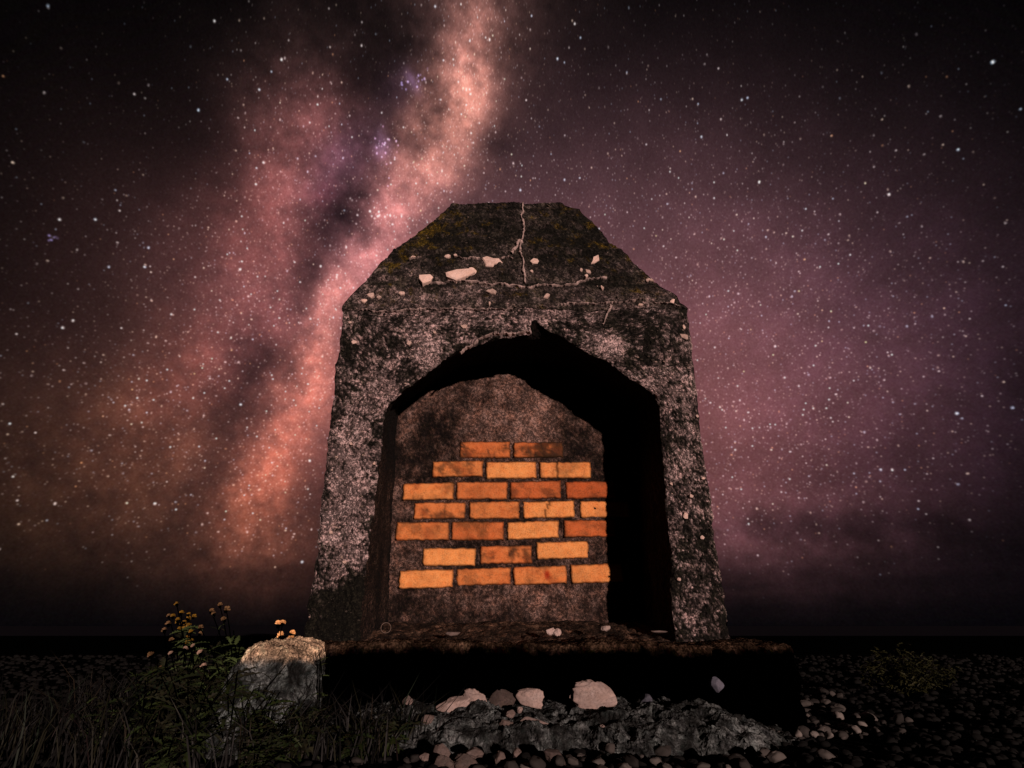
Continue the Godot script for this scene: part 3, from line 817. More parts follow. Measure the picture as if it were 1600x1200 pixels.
func build_bricks(back: Node3D):
	# left, right, bottom at left, bottom at right, height, tone (0 pale buff, 1 dark red), soot
	var list := PackedFloat32Array([-0.2387, -0.0087, 1.0019, 1.0019, 0.0769, 0.75, 0.9, 0.0, 0.0058, 0.2329, 1.0019, 1.0049, 0.0723, 0.8, 0.9, -1.0, -0.3588, -0.1322, 0.9108, 0.9166, 0.0734, 0.45, 0.75, 0.0, -0.1177, 0.1091, 0.905, 0.9079, 0.0776, 0.0, 0.1, 0.0, 0.1234, 0.3545, 0.9079, 0.9079, 0.0747, 0.1, 0.4, 0.34, -0.4836, -0.2575, 0.808, 0.8137, 0.0754, 0.25, 0.6, 0.0, -0.2462, -0.0198, 0.8137, 0.8137, 0.0784, 0.7, 0.25, 0.0, -0.0085, 0.2181, 0.8137, 0.8193, 0.0784, 0.9, 0.6, 0.0, 0.2378, 0.4589, 0.8165, 0.8193, 0.077, 1.0, 0.5, 0.0, -0.43, -0.2039, 0.7275, 0.7303, 0.0721, 0.6, 0.8, 0.0, -0.1872, 0.0335, 0.7275, 0.7303, 0.0763, 0.5, 0.5, 0.0, 0.0475, 0.274, 0.7303, 0.7358, 0.0736, 0.03, 0.15, 0.48, 0.2962, 0.5144, 0.733, 0.7358, 0.0722, 0.15, 0.3, 0.0, -0.5013, -0.27, 0.6383, 0.6383, 0.0769, 0.55, 0.5, 0.0, -0.2617, -0.0358, 0.6383, 0.6383, 0.0796, 0.75, 0.55, 0.0, -0.022, 0.2014, 0.6383, 0.649, 0.0757, 0.0, 0.15, 0.0, 0.2234, 0.45, 0.649, 0.6544, 0.0731, 0.9, 0.5, 0.0, -0.3792, -0.1544, 0.5334, 0.5334, 0.0731, 0.0, 0.1, 0.0, -0.1356, 0.0841, 0.5412, 0.5437, 0.0733, 0.65, 0.95, 0.0, 0.1033, 0.3267, 0.5593, 0.5645, 0.0711, 0.0, 0.1, 0.0, -0.4724, -0.2459, 0.4419, 0.4469, 0.0736, 0.1, 0.2, 0.0, -0.2325, -0.0054, 0.452, 0.4595, 0.0687, 0.55, 0.45, 0.0, 0.0054, 0.2303, 0.457, 0.462, 0.0726, 0.5, 0.55, 0.0, 0.2465, 0.4666, 0.462, 0.4696, 0.0754, 0.15, 0.2, 0.0])
	var rng := RandomNumberGenerator.new()
	rng.seed = 91
	var n := list.size() / 8
	for k in n:
		var x0 := list[k * 8]
		var x1 := list[k * 8 + 1]
		var b0 := list[k * 8 + 2]
		var b1 := list[k * 8 + 3]
		var h := list[k * 8 + 4]
		var tone := list[k * 8 + 5]
		var soot := list[k * 8 + 6]
		var body := Color(0.68, 0.315, 0.112).lerp(Color(0.385, 0.103, 0.036), tone)
		body = body * rng.randf_range(0.93, 1.05)
		var s := Sheet.new()
		var W := 26
		var H := 12
		var p := PackedVector3Array()
		var c := PackedColorArray()
		var proud := 0.0065 + rng.randf() * 0.003
		var split := list[k * 8 + 7]
		var off := Vector3(k * 1.37, k * 0.77, 0)
		for j in H:
			for i in W:
				# the first and last ring are the sides of the brick, which go into the wall
				var u := clampf((i - 1.0) / (W - 3.0), 0, 1)
				var v := clampf((j - 1.0) / (H - 3.0), 0, 1)
				var x := lerpf(x0, x1, u)
				var q := Vector3(x, lerpf(b0, b1, u) + h * v, 0)
				var rim := minf(minf(x - x0, x1 - x), minf(v, 1.0 - v) * h)
				q.x += 0.0055 * noise_mid.get_noise_3d(q.x * 2.0, q.y * 2.0, k * 3.0)
				q.y += 0.005 * noise_mid.get_noise_3d(q.x * 2.0, q.y * 2.0 + 5.0, k * 3.0)
				var ring := i == 0 or j == 0 or i == W - 1 or j == H - 1
				q.z = -BACK + (-0.02 if ring else proud - 0.004 * pow(clampf(1.0 - rim / 0.006, 0, 1), 2.0) + 0.0022 * noise_mid.get_noise_3d(q.x * 3.0, q.y * 3.0, k))
				if split > 0.0 and absf(u - split - 0.10 * noise_big.get_noise_3d(q.y * 2.5, k, 0.0)) < 0.024:
					q.z -= 0.003
				p.append(q)
				var st := noise_big.get_noise_3d(q.x * 2.2 + off.x, q.y * 3.5 + off.y, 1.0) + 0.75 * noise_mid.get_noise_3d(q.x + off.x, q.y + off.y, 2.0) + 0.4 * noise_fine.get_noise_3d(q.x + off.x, q.y + off.y, 2.0)
				var dirt := clampf(smoothstep(-0.05, 0.75, st + 0.20) * soot + 0.75 * pow(clampf(1.0 - rim / (0.0035 + 0.010 * maxf(0.0, noise_mid.get_noise_3d(q.x * 1.3, q.y * 1.3, k * 7.0))), 0, 1), 1.2), 0, 0.92)
				var col := body.lerp(Color(0.030, 0.020, 0.012), dirt)
				col = col.lerp(Color(0.52, 0.125, 0.036), clampf(0.5 * noise_big.get_noise_3d(q.x * 3.0, q.y * 3.0, k * 2.0), 0, 0.6))
				if split < 0.0:
					col = col.lerp(Color(0.022, 0.015, 0.010), smoothstep(0.42, 0.62, u + 0.5 * noise_mid.get_noise_3d(q.x, q.y, 8.0)) * 0.85)
				elif split > 0.0 and absf(u - split - 0.10 * noise_big.get_noise_3d(q.y * 2.5, k, 0.0)) < 0.024:
					col = col * 0.22
				if k == 22:
					var rd := Vector2((q.x - lerpf(x0, x1, 0.63)) / 0.014, (q.y - (b0 + h * 0.55)) / 0.020).length_squared()
					col = col.lerp(Color(0.26, 0.012, 0.004), 0.9 * exp(-rd * rd))
				c.append(col)
		s.grid(p, W, H, c)
		part("brick", s.mesh(), M.brick, back)


func lift_step(y: float) -> float:
	var h := y - SHOULDER - 0.19
	return 0.010 * (1.0 - fposmod(h, 0.19) / 0.19) if h > 0.0 else 0.0


func on_front(x: float, y: float) -> Vector3:
	# a place on the monument's front: wall up to the shoulder, slope above
	var z := FRONT
	if y > SHOULDER:
		z += (CAP_DEPTH - FRONT) * (y - SHOULDER) / (CAP_TOP - SHOULDER)
	var q := wobble(Vector3(x, y, -z))
	if y > SHOULDER:
		q.z += lift_step(y) - 0.004
	return q


func build_cracks(mon: Node3D):
	# mends and cracks that lime has filled: thin uneven ridges
	var lines := [PackedFloat32Array([0.0058, 0.0533, 2.3267, 0.0579, 2.1775, 0.0598, 2.0886, 0.0432, 2.0083, 0.0394, 1.9358, 0.0476, 1.8567, 0.0573, 1.7161]),
		PackedFloat32Array([0.01, 0.0341, 2.0182, 0.0183, 1.9597, 0.0, 1.9216]),
		PackedFloat32Array([0.0048, -0.3672, 1.7203, -0.2295, 1.7203, -0.1144, 1.7076, 0.0, 1.695, 0.0569, 1.6867, 0.1284, 1.6992, 0.2282, 1.6992, 0.3012, 1.7203, 0.4246, 1.746]),
		PackedFloat32Array([0.0036, -0.6516, 1.5445, -0.5692, 1.5414, -0.4931, 1.5477, -0.3972, 1.5477, -0.2739, 1.5477, -0.1918, 1.5477, 0.0, 1.5445]),
		PackedFloat32Array([0.0036, 0.2072, 1.5813, 0.3323, 1.5892, 0.4292, 1.5892, 0.5139, 1.6011, 0.5701, 1.6051]),
		PackedFloat32Array([0.0055, 0.4223, 1.5774, 0.4042, 1.5289, 0.385, 1.4824]),
		PackedFloat32Array([0.005, -0.2458, 1.8889, -0.2148, 1.8705, -0.1856, 1.8843, -0.156, 1.8936]),
		PackedFloat32Array([0.003, 0.6092, 1.5892, 0.6631, 1.5813, 0.7207, 1.5656]),
		PackedFloat32Array([0.003, -0.479, 1.8843, -0.4556, 1.8889, -0.4201, 1.8936]),
		PackedFloat32Array([0.004, -0.212, 1.341, -0.147, 1.3914, -0.0807, 1.4305, 0.07, 1.4396]),
		PackedFloat32Array([0.005, -0.0598, 1.8797, -0.03, 1.8889, 0.0, 1.8751])]
	for k in lines.size():
		var raw: PackedFloat32Array = lines[k]
		var pts := PackedVector2Array()
		for q in range(1, raw.size() / 2 + 1):
			pts.append(Vector2(raw[q * 2 - 1], raw[q * 2]))
		var width := raw[0]
		var count := maxi(12, int(pts.size() * 26))
		pts = along(pts, count)
		var s := Sheet.new()
		var p := PackedVector3Array()
		var c := PackedColorArray()
		for q in count:
			var dir := (pts[mini(q + 1, count - 1)] - pts[maxi(q - 1, 0)]).normalized()
			var across := Vector2(-dir.y, dir.x)
			var mid := pts[q] + across * 0.004 * noise_mid.get_noise_3d(pts[q].x * 2.0, pts[q].y * 2.0, k * 5.0)
			var gap := noise_mid.get_noise_3d(pts[q].x * 1.6, pts[q].y * 1.6, k * 9.0 + 2.0)
			var w := 1.15 * width * (0.85 + 1.0 * noise_mid.get_noise_3d(pts[q].x * 1.5, pts[q].y * 1.5, k) + 0.35 * noise_fine.get_noise_3d(pts[q].x, pts[q].y, k)) * smoothstep(-0.75, -0.35, gap)
			w = maxf(w, 0.0006)
			for t in 4:
				var f: Array[float] = [1.0, 0.45, -0.45, -1.0]
				var rise: Array[float] = [-0.006, 0.012, 0.012, -0.006]
				var at2: Vector2 = mid + across * w * f[t]
				var at3 := on_front(at2.x, at2.y)
				at3.z += rise[t] if w > 0.0008 else -0.01
				p.append(at3)
				var v := 0.75 + 0.5 * noise_fine.get_noise_3d(at2.x * 1.5, at2.y * 1.5, 7.0)
				c.append(Color(0.40, 0.30, 0.28) * clampf(v, 0.25, 1.1))
		# rows run along the crack; turn them so that the face looks outwards
		var flipped := PackedVector3Array()
		var fc := PackedColorArray()
		for t in 4:
			for q in count:
				flipped.append(p[q * 4 + 3 - t])
				fc.append(c[q * 4 + 3 - t])
		s.grid(flipped, count, 4, fc)
		part("lime_crack", s.mesh(), M.lime, mon)


func chip_mesh(w: float, h: float, deep: float, seed_: int, col: Color, corners := 9) -> ArrayMesh:
	# a broken flat stone: an uneven outline, a bevel and a face that is not quite level; faces +z
	var rng := RandomNumberGenerator.new()
	rng.seed = seed_
	var s := Sheet.new()
	var rim := PackedVector3Array()
	var face := PackedVector3Array()
	var foot := PackedVector3Array()
	for k in corners:
		var a := TAU * (k + rng.randf_range(-0.3, 0.3)) / corners
		var r := rng.randf_range(0.62, 1.18)
		var d := Vector3(cos(a) * w * 0.5 * r, sin(a) * h * 0.5 * r, 0)
		foot.append(d + Vector3(0, 0, -0.02))
		rim.append(d + Vector3(0, 0, deep * rng.randf_range(0.25, 0.6)))
		face.append(d * rng.randf_range(0.82, 0.97) + Vector3(0, 0, deep * rng.randf_range(0.75, 1.2)))
	var mid := Vector3(rng.randf_range(-0.1, 0.1) * w, rng.randf_range(-0.1, 0.1) * h, deep * 1.1)
	for k in corners:
		var q := (k + 1) % corners
		s.tri(mid, face[k], face[q], col * rng.randf_range(0.85, 1.05))
		s.quad(rim[k], rim[q], face[q], face[k], col * rng.randf_range(0.75, 1.0))
		s.quad(foot[k], foot[q], rim[q], rim[k], col * 0.85)
	return s.mesh()


func build_chips(mon: Node3D):
	# stones of the mix that lie bare: x, y, width, height, turn, brightness
	var list := PackedFloat32Array([-0.3899, 1.746, 0.078, 0.0758, 0.2, 1.15, -0.2321, 1.7633, 0.1253, 0.0862, 0.15, 1.15, -0.1811, 1.7895, 0.0379, 0.0677, 0.2, 1.1, -0.0982, 1.8613, 0.0964, 0.0754, -0.2, 0.95, 0.1071, 1.8613, 0.0514, 0.0449, 0.0, 1.0, 0.3908, 1.8705, 0.0322, 0.0757, -0.5, 1.0, 0.3477, 1.7895, 0.0284, 0.0336, 0.3, 0.7, 0.335, 1.746, 0.0187, 0.0234, 0.0, 0.9, -0.2997, 1.8889, 0.0324, 0.0252, 0.1, 0.9, -0.4561, 1.8936, 0.0292, 0.0202, 0.1, 0.85, -0.2614, 1.8982, 0.0195, 0.0202, 0.0, 0.8, -0.6165, 1.6332, 0.0303, 0.0353, -0.6, 0.8, -0.6445, 1.6011, 0.033, 0.026, -0.2, 1.05, -0.4842, 1.6495, 0.0334, 0.0222, 0.0, 0.9, -0.5754, 1.6211, 0.0241, 0.0175, 0.0, 0.7, -0.0901, 1.6495, 0.0456, 0.0401, -0.2, 0.65, -0.0967, 1.5813, 0.0119, 0.0257, 0.0, 0.8, 0.1456, 1.6292, 0.0212, 0.0397, -0.6, 0.8, 0.3976, 1.6825, 0.0153, 0.0271, 0.0, 0.8, 0.3162, 1.7984, 0.0158, 0.0337, 0.0, 0.8, 0.0876, 1.7895, 0.0158, 0.0191, 0.0, 0.8, 0.6902, 1.5932, 0.0239, 0.0477, -0.4, 1.05, 0.6174, 1.7417, 0.0187, 0.0374, -0.7, 0.7, 0.6282, 1.7374, 0.028, 0.0233, -0.6, 0.8, 0.7162, 1.4154, 0.0435, 0.0294, -0.5, 0.62, -0.66, 1.3914, 0.026, 0.0259, 0.3, 0.95, -0.4249, 1.3914, 0.0202, 0.0227, 0.0, 0.75, -0.2, 1.464, 0.0292, 0.0265, 0.0, 0.75, 0.7261, 1.4548, 0.0146, 0.0265, 0.0, 0.9, 0.5508, 1.5695, 0.0268, 0.017, 0.1, 0.7, 0.7198, 0.8139, 0.0209, 0.016, 0.0, 0.9, 0.6728, 0.7459, 0.0155, 0.0156, 0.0, 0.8, 0.6424, 0.6702, 0.0255, 0.0253, 0.4, 0.85, 0.6941, 0.5942, 0.0176, 0.0148, 0.0, 0.8, 0.6009, 0.7895, 0.013, 0.0158, 0.0, 0.7, -0.6914, 1.4824, 0.0176, 0.0167, 0.0, 0.7, -0.323, 1.4365, 0.0145, 0.0164, 0.0, 0.7, -0.6189, 0.9345, 0.016, 0.0139, 0.0, 0.8, -0.5958, 0.5071, 0.0173, 0.0143, 0.0, 0.7, 0.5943, 0.4527, 0.0147, 0.014, 0.0, 0.7, 0.7343, 1.0657, 0.0137, 0.0145, 0.0, 0.7, -0.6598, 0.6193, 0.0152, 0.0149, 0.0, 0.8, -0.5264, 0.8711, 0.0132, 0.0136, 0.0, 0.8, 0.5278, 1.6011, 0.018, 0.0129, 0.0, 0.7])
	var n := list.size() / 6
	for k in n:
		var v := list[k * 6 + 5]
		var col := Color(0.58, 0.45, 0.41) * v
		var m := part("stone_chip", chip_mesh(list[k * 6 + 2], list[k * 6 + 3], 0.006, 300 + k, col, 6 + k % 4), M.stone, mon)
		var y := list[k * 6 + 1]
		m.position = on_front(list[k * 6], y) + Vector3(0, 0, 0.003)
		m.rotation = Vector3(-0.31 if y > SHOULDER else 0.0, 0, list[k * 6 + 4])
	# shells and stones lying on the niche floor and the plinth
	pass


func build_aggregate(mon: Node3D):
	# grit in the concrete too small to count
	var rng := RandomNumberGenerator.new()
	rng.seed = 17
	var base_mesh := rock_mesh(5, 0.35, 5, 4)
	var mm := MultiMesh.new()
	mm.transform_format = MultiMesh.TRANSFORM_3D
	mm.use_colors = true
	mm.mesh = base_mesh
	var places: Array[Transform3D] = []
	var tones: Array[Color] = []
	while places.size() < 2000:
		var x := rng.randf_range(-0.74, 0.76)
		var y := rng.randf_range(0.26, CAP_TOP - 0.02)
		if Geometry2D.is_point_in_polygon(Vector2(x, y), arch):
			continue
		var t := clampf((y - SHOULDER) / (CAP_TOP - SHOULDER), 0, 1)
		if x < lerpf(-0.71, -0.31, t) or x > lerpf(0.74, 0.24, t):
			continue
		var r := 0.0013 + 0.0042 * pow(rng.randf(), 6.0)
		if y > SHOULDER + 0.1 and rng.randf() < 0.55:
			continue
		var b := Basis.from_euler(Vector3(rng.randf() * TAU, rng.randf() * TAU, 0)).scaled(Vector3(r * rng.randf_range(0.8, 1.6), r * rng.randf_range(0.7, 1.2), r))
		places.append(Transform3D(b, on_front(x, y) + Vector3(0, 0, r * 0.25)))
		var v := pow(rng.randf(), 1.6)
		v *= clampf(0.12 + 5.0 * (front_tone(Vector3(x, y, -FRONT)).r if y < SHOULDER else cap_tone(Vector3(x, y, -FRONT)).r), 0.1, 1.0)
		tones.append(Color(0.03, 0.025, 0.02).lerp(Color(0.50, 0.37, 0.32), v * v))
	mm.instance_count = places.size()
	for k in places.size():
		mm.set_instance_transform(k, places[k])
		mm.set_instance_color(k, tones[k])
	var o := MultiMeshInstance3D.new()
	o.name = "grit"
	o.multimesh = mm
	o.material_override = M.plain
	o.set_meta("kind", "stuff")
	mon.add_child(o)


# ---------------------------------------------------------------- stones
func rock_mesh(seed_: int, rough: float, lat: int, cuts: int, tone := Color.WHITE, flat := 1.0) -> ArrayMesh:
	# a stone of about unit radius: a ball cut by planes and roughened
	var rng := RandomNumberGenerator.new()
	rng.seed = seed_
	var planes := []
	for k in cuts:
		planes.append([Vector3(rng.randfn(), rng.randfn(), rng.randfn()).normalized(), rng.randf_range(0.55, 0.85)])
	var s := Sheet.new()
	var W := lat * 2 + 1
	var H := lat + 1
	var p := PackedVector3Array()
	var c := PackedColorArray()
	var off := Vector3(seed_ * 1.7, seed_ * 0.9, 0)
	for j in H:
		var el := -PI / 2 + PI * j / (H - 1.0)
		for i in W:
			var az := -TAU * (i % (W - 1)) / (W - 1.0)
			var d := Vector3(cos(az) * cos(el), sin(el), -sin(az) * cos(el))
			if j == 0 or j == H - 1:
				d = Vector3(0, -1 if j == 0 else 1, 0)
			var r := 1.0 + rough * (0.6 * noise_big.get_noise_3dv(d * 0.35 + off) + 0.18 * noise_mid.get_noise_3dv(d * 0.25 + off))
			for pl in planes:
				var t: float = d.dot(pl[0])
				if t * r > pl[1]:
					r = lerpf(r, pl[1] / t, 0.9)
			p.append(Vector3(d.x * r, d.y * r * flat, d.z * r))
			c.append(tone * (0.85 + 0.3 * noise_mid.get_noise_3dv(d * 0.4 + off)))
	s.grid(p, W, H, c)
	return s.mesh()


func build_block():
	var o := thing("concrete_block", "squat broken concrete block with a top painted paler where it catches light, left of the plinth among weeds", "block", Vector3(-0.6416, 0.0, -1.80))
	var s := Sheet.new()
	var lat := 96
	var W := lat * 2 + 1
	var H := lat + 1
	var p := PackedVector3Array()
	var c := PackedColorArray()
	for j in H:
		var el := -PI / 2 + PI * j / (H - 1.0)
		for i in W:
			var az := -TAU * (i % (W - 1)) / (W - 1.0)
			var d := Vector3(cos(az) * cos(el), sin(el), -sin(az) * cos(el))
			if j == 0 or j == H - 1:
				d = Vector3(0, -1 if j == 0 else 1, 0)
			# a ball pushed out towards a box
			var e := pow(pow(absf(d.x), 5.0) + pow(absf(d.y), 5.0) + pow(absf(d.z), 5.0), -0.2)
			var q := d * e
			q = Vector3(q.x * 0.088, q.y * 0.140 + 0.115, q.z * 0.13)
			var low := 1.0 - smoothstep(-0.02, 0.24, q.y)
			q.x *= 1.0 + 0.30 * low
			q.z *= 1.0 + 0.5 * low
			q.x -= 0.02 * low
			q.y += 0.020 * noise_big.get_noise_3d(q.x * 3.0, 0, q.z * 3.0) - 0.12 * maxf(0.0, q.x - 0.03) * smoothstep(0.1, 0.25, q.y)
			q += d * (0.030 * noise_big.get_noise_3dv(q * 2.4) + 0.012 * noise_mid.get_noise_3dv(q * 0.8))
			p.append(wobble(q * 1.0 + Vector3(3, 0, 0), 1.15) - Vector3(3, 0, 0))
			var v := clampf(0.5 + 0.6 * noise_big.get_noise_3dv(q * 2.5) + 0.8 * noise_mid.get_noise_3dv(q) + 0.5 * noise_fine.get_noise_3dv(q), 0, 1)
			var lit_crown := smoothstep(0.205, 0.235, q.y + 0.02 * noise_mid.get_noise_3dv(q))  # light caught by the top edge, put into its colour
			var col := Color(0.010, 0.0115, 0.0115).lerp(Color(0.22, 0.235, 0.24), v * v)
			c.append(col.lerp(Color(1.0, 0.66, 0.44) * (0.42 + 0.75 * v), lit_crown))
	s.grid(p, W, H, c)
	part("broken_block", s.mesh(), M.rough, o)


func build_rocks():
	# single stones on and before the footing
	var list := PackedFloat32Array([-0.1707, 0.0879, 1.9, 0.0603, 0.0277, 0.025, 1.0, 0.12, 1.0, -0.1083, 0.0934, 1.91, 0.046, 0.0322, 0.025, 0.95, -0.25, 1.0, 0.054, 0.1076, 1.9, 0.0438, 0.0343, 0.02, 1.05, 0.3, 1.0, 0.2415, 0.1168, 1.89, 0.0686, 0.0384, 0.025, 1.05, -0.05, 0.0, -0.0299, 0.0966, 1.91, 0.0398, 0.0344, 0.02, 0.22, 0.1, 0.0, -0.3051, 0.0994, 1.9, 0.0187, 0.016, 0.02, 0.6, 0.1, 1.0, 0.6101, 0.1378, 1.935, 0.0225, 0.0242, 0.015, 0.9, 0.4, 2.0, 0.3911, 0.1043, 1.9, 0.0209, 0.015, 0.02, 0.7, 0.2, 2.0, 0.0545, 0.0566, 1.765, 0.0572, 0.0215, 0.015, 0.55, -0.08, 1.0, -0.0051, 0.0492, 1.765, 0.0343, 0.0215, 0.015, 0.42, 0.1, 1.0, -0.007, 0.0788, 1.79, 0.0195, 0.012, 0.02, 0.5, 0.1, 1.0, 0.021, 0.0868, 1.8, 0.0088, 0.0081, 0.008, 0.9, 0.0, 0.0, -0.2274, 0.0665, 1.78, 0.0251, 0.0159, 0.02, 0.42, 0.1, 1.0, 0.2379, 0.0513, 1.74, 0.0084, 0.0106, 0.008, 0.55, 0.0, 0.0, 0.1311, 0.2829, 2.14, 0.0171, 0.0113, 0.008, 1.45, 0.2, 0.0, 0.1525, 0.2799, 2.135, 0.0134, 0.0125, 0.01, 1.5, 0.0, 0.0, 0.3263, 0.2918, 2.17, 0.0162, 0.0115, 0.012, 1.0, 0.0, 0.0, -0.2046, 0.2759, 2.135, 0.0293, 0.0088, 0.02, 0.5, 0.0, 1.0, 0.5048, 0.2818, 2.15, 0.032, 0.005, 0.02, 0.5, 0.0, 1.0, 0.6638, 0.0144, 1.92, 0.0145, 0.0233, 0.02, 1.1, 0.2, 1.0, 0.7668, 0.0242, 2.05, 0.02, 0.016, 0.02, 0.42, 0.3, 0.0, 0.8903, 0.0245, 2.1, 0.0159, 0.0117, 0.02, 0.5, 0.0, 0.0, -0.2035, 0.0158, 1.58, 0.0168, 0.0138, 0.015, 0.5, 0.2, 1.0, -0.1661, 0.023, 1.59, 0.0254, 0.0191, 0.015, 0.36, -0.2, 1.0, -0.1545, 0.0125, 1.53, 0.0226, 0.0166, 0.015, 0.26, 0.0, 0.0, -0.1062, 0.0131, 1.54, 0.0277, 0.0184, 0.015, 0.26, 0.1, 0.0, -0.0912, 0.0226, 1.6, 0.0221, 0.0105, 0.02, 0.36, -0.1, 0.0, -0.0283, 0.0189, 1.57, 0.015, 0.0171, 0.02, 0.42, 0.3, 1.0, 0.0121, 0.0204, 1.59, 0.0135, 0.0121, 0.02, 0.45, 0.0, 1.0, 0.1012, 0.0201, 1.57, 0.0283, 0.0154, 0.015, 0.2, -0.3, 0.0])
	var names := [["broken_slab", "pale broken slab with a notched top, left of the rocks under the plinth", "rock", ""],
		["broken_slab", "pinkish square-ended slab right beside the notched slab under the plinth", "rock", ""],
		["angular_rock", "pale angular rock standing under the middle of the plinth", "rock", ""],
		["round_rock", "large rounded whitish rock under the right half of the plinth", "rock", ""],
		["stone_lump", "dark crusted lump of stone between slab and angular rock under the plinth", "rock", ""],
		["small_rock", "small pinkish rock at the left end of the rocks by the grass", "rock", ""],
		["bluish_stone", "bluish grey chip lodged in the black plinth face at right", "stone", ""],
		["small_stone", "small bluish stone at the foot of the plinth, below the lodged chip", "stone", ""],
		["flat_stone", "flat pinkish stone set in the middle of the footing", "stone", ""],
		["flat_stone", "smaller flat stone set in the footing left of the long flat one", "stone", ""],
		["footing_stone", "small pink stone on top of the footing above the flat stones", "stone", ""],
		["footing_stone", "tiny round pale stone on the footing edge under the angular rock", "stone", ""],
		["footing_stone", "pink stone in the left slope of the footing near the grass", "stone", ""],
		["footing_stone", "pale pebble stuck in the right part of the footing", "stone", ""],
		["shell", "white twisted shell lying on the niche floor's front edge", "shell", ""],
		["shell", "round white shell next to the twisted shell on the niche floor", "shell", ""],
		["floor_stone", "pinkish stone on the niche floor beside the black shadow", "stone", ""],
		["floor_stone", "flat pale stone lying on the niche floor at left of centre", "stone", ""],
		["floor_stone", "small flat stone in the dark right corner of the niche floor", "stone", ""],
		["standing_stone", "pale pinkish pointed stone among the pebbles right of the footing", "stone", ""],
		["pebble_stone", "light grey oval stone beside the pale pointed stone", "stone", ""],
		["pebble_stone", "light grey stone in the pebbles farther right of the pointed stone", "stone", ""],
		["heap_stone", "pale pointed stone at the left of the heap along the bottom", "stone", ""],
		["heap_stone", "large grey cut stone in the heap along the bottom, right of the pale pointed one", "stone", ""],
		["heap_stone", "rounded grey stone at the lowest edge below the cut stone", "stone", ""],
		["heap_stone", "broad rounded stone in the heap along the bottom, left of centre", "stone", ""],
		["heap_stone", "curved pale stone lying on the heap left of centre", "stone", ""],
		["heap_stone", "pinkish pointed stone near the middle of the heap", "stone", ""],
		["heap_stone", "small pale stone on the heap right of the pinkish pointed one", "stone", ""],
		["heap_stone", "long grey stone in the heap under the middle of the footing", "stone", ""]]
	for k in list.size() / 9:
		var q := k * 9
		var v := list[q + 6]
		var col := Color(0.29, 0.238, 0.228) * v
		if list[q + 8] > 1.5:
			col = Color(0.10, 0.11, 0.15) * v
		var cuts := 15 if list[q + 8] != 0.0 else 5
		var o := part(names[k][0], rock_mesh(500 + k, 0.6, 22, cuts, col), M.stone, self, Vector3(list[q], list[q + 1], -list[q + 2]))
		o.scale = Vector3(list[q + 3], list[q + 4], list[q + 5])
		o.rotation.z = list[q + 7]
		tag(o, names[k][1], names[k][2], names[k][3])
	var ring := TorusMesh.new()
	ring.inner_radius = 0.0175
	ring.outer_radius = 0.0187
	ring.rings = 40
	ring.ring_segments = 8
	var r := part("thin_ring", ring, M.brownish, self, Vector3(-0.4697, 0.2934, -2.33))  # thin ring drawn for faint arcs in the corner
	r.rotation = Vector3(1.35, 0.2, 0)
	tag(r, "thin wire ring leaning in the left corner of the niche floor", "ring")


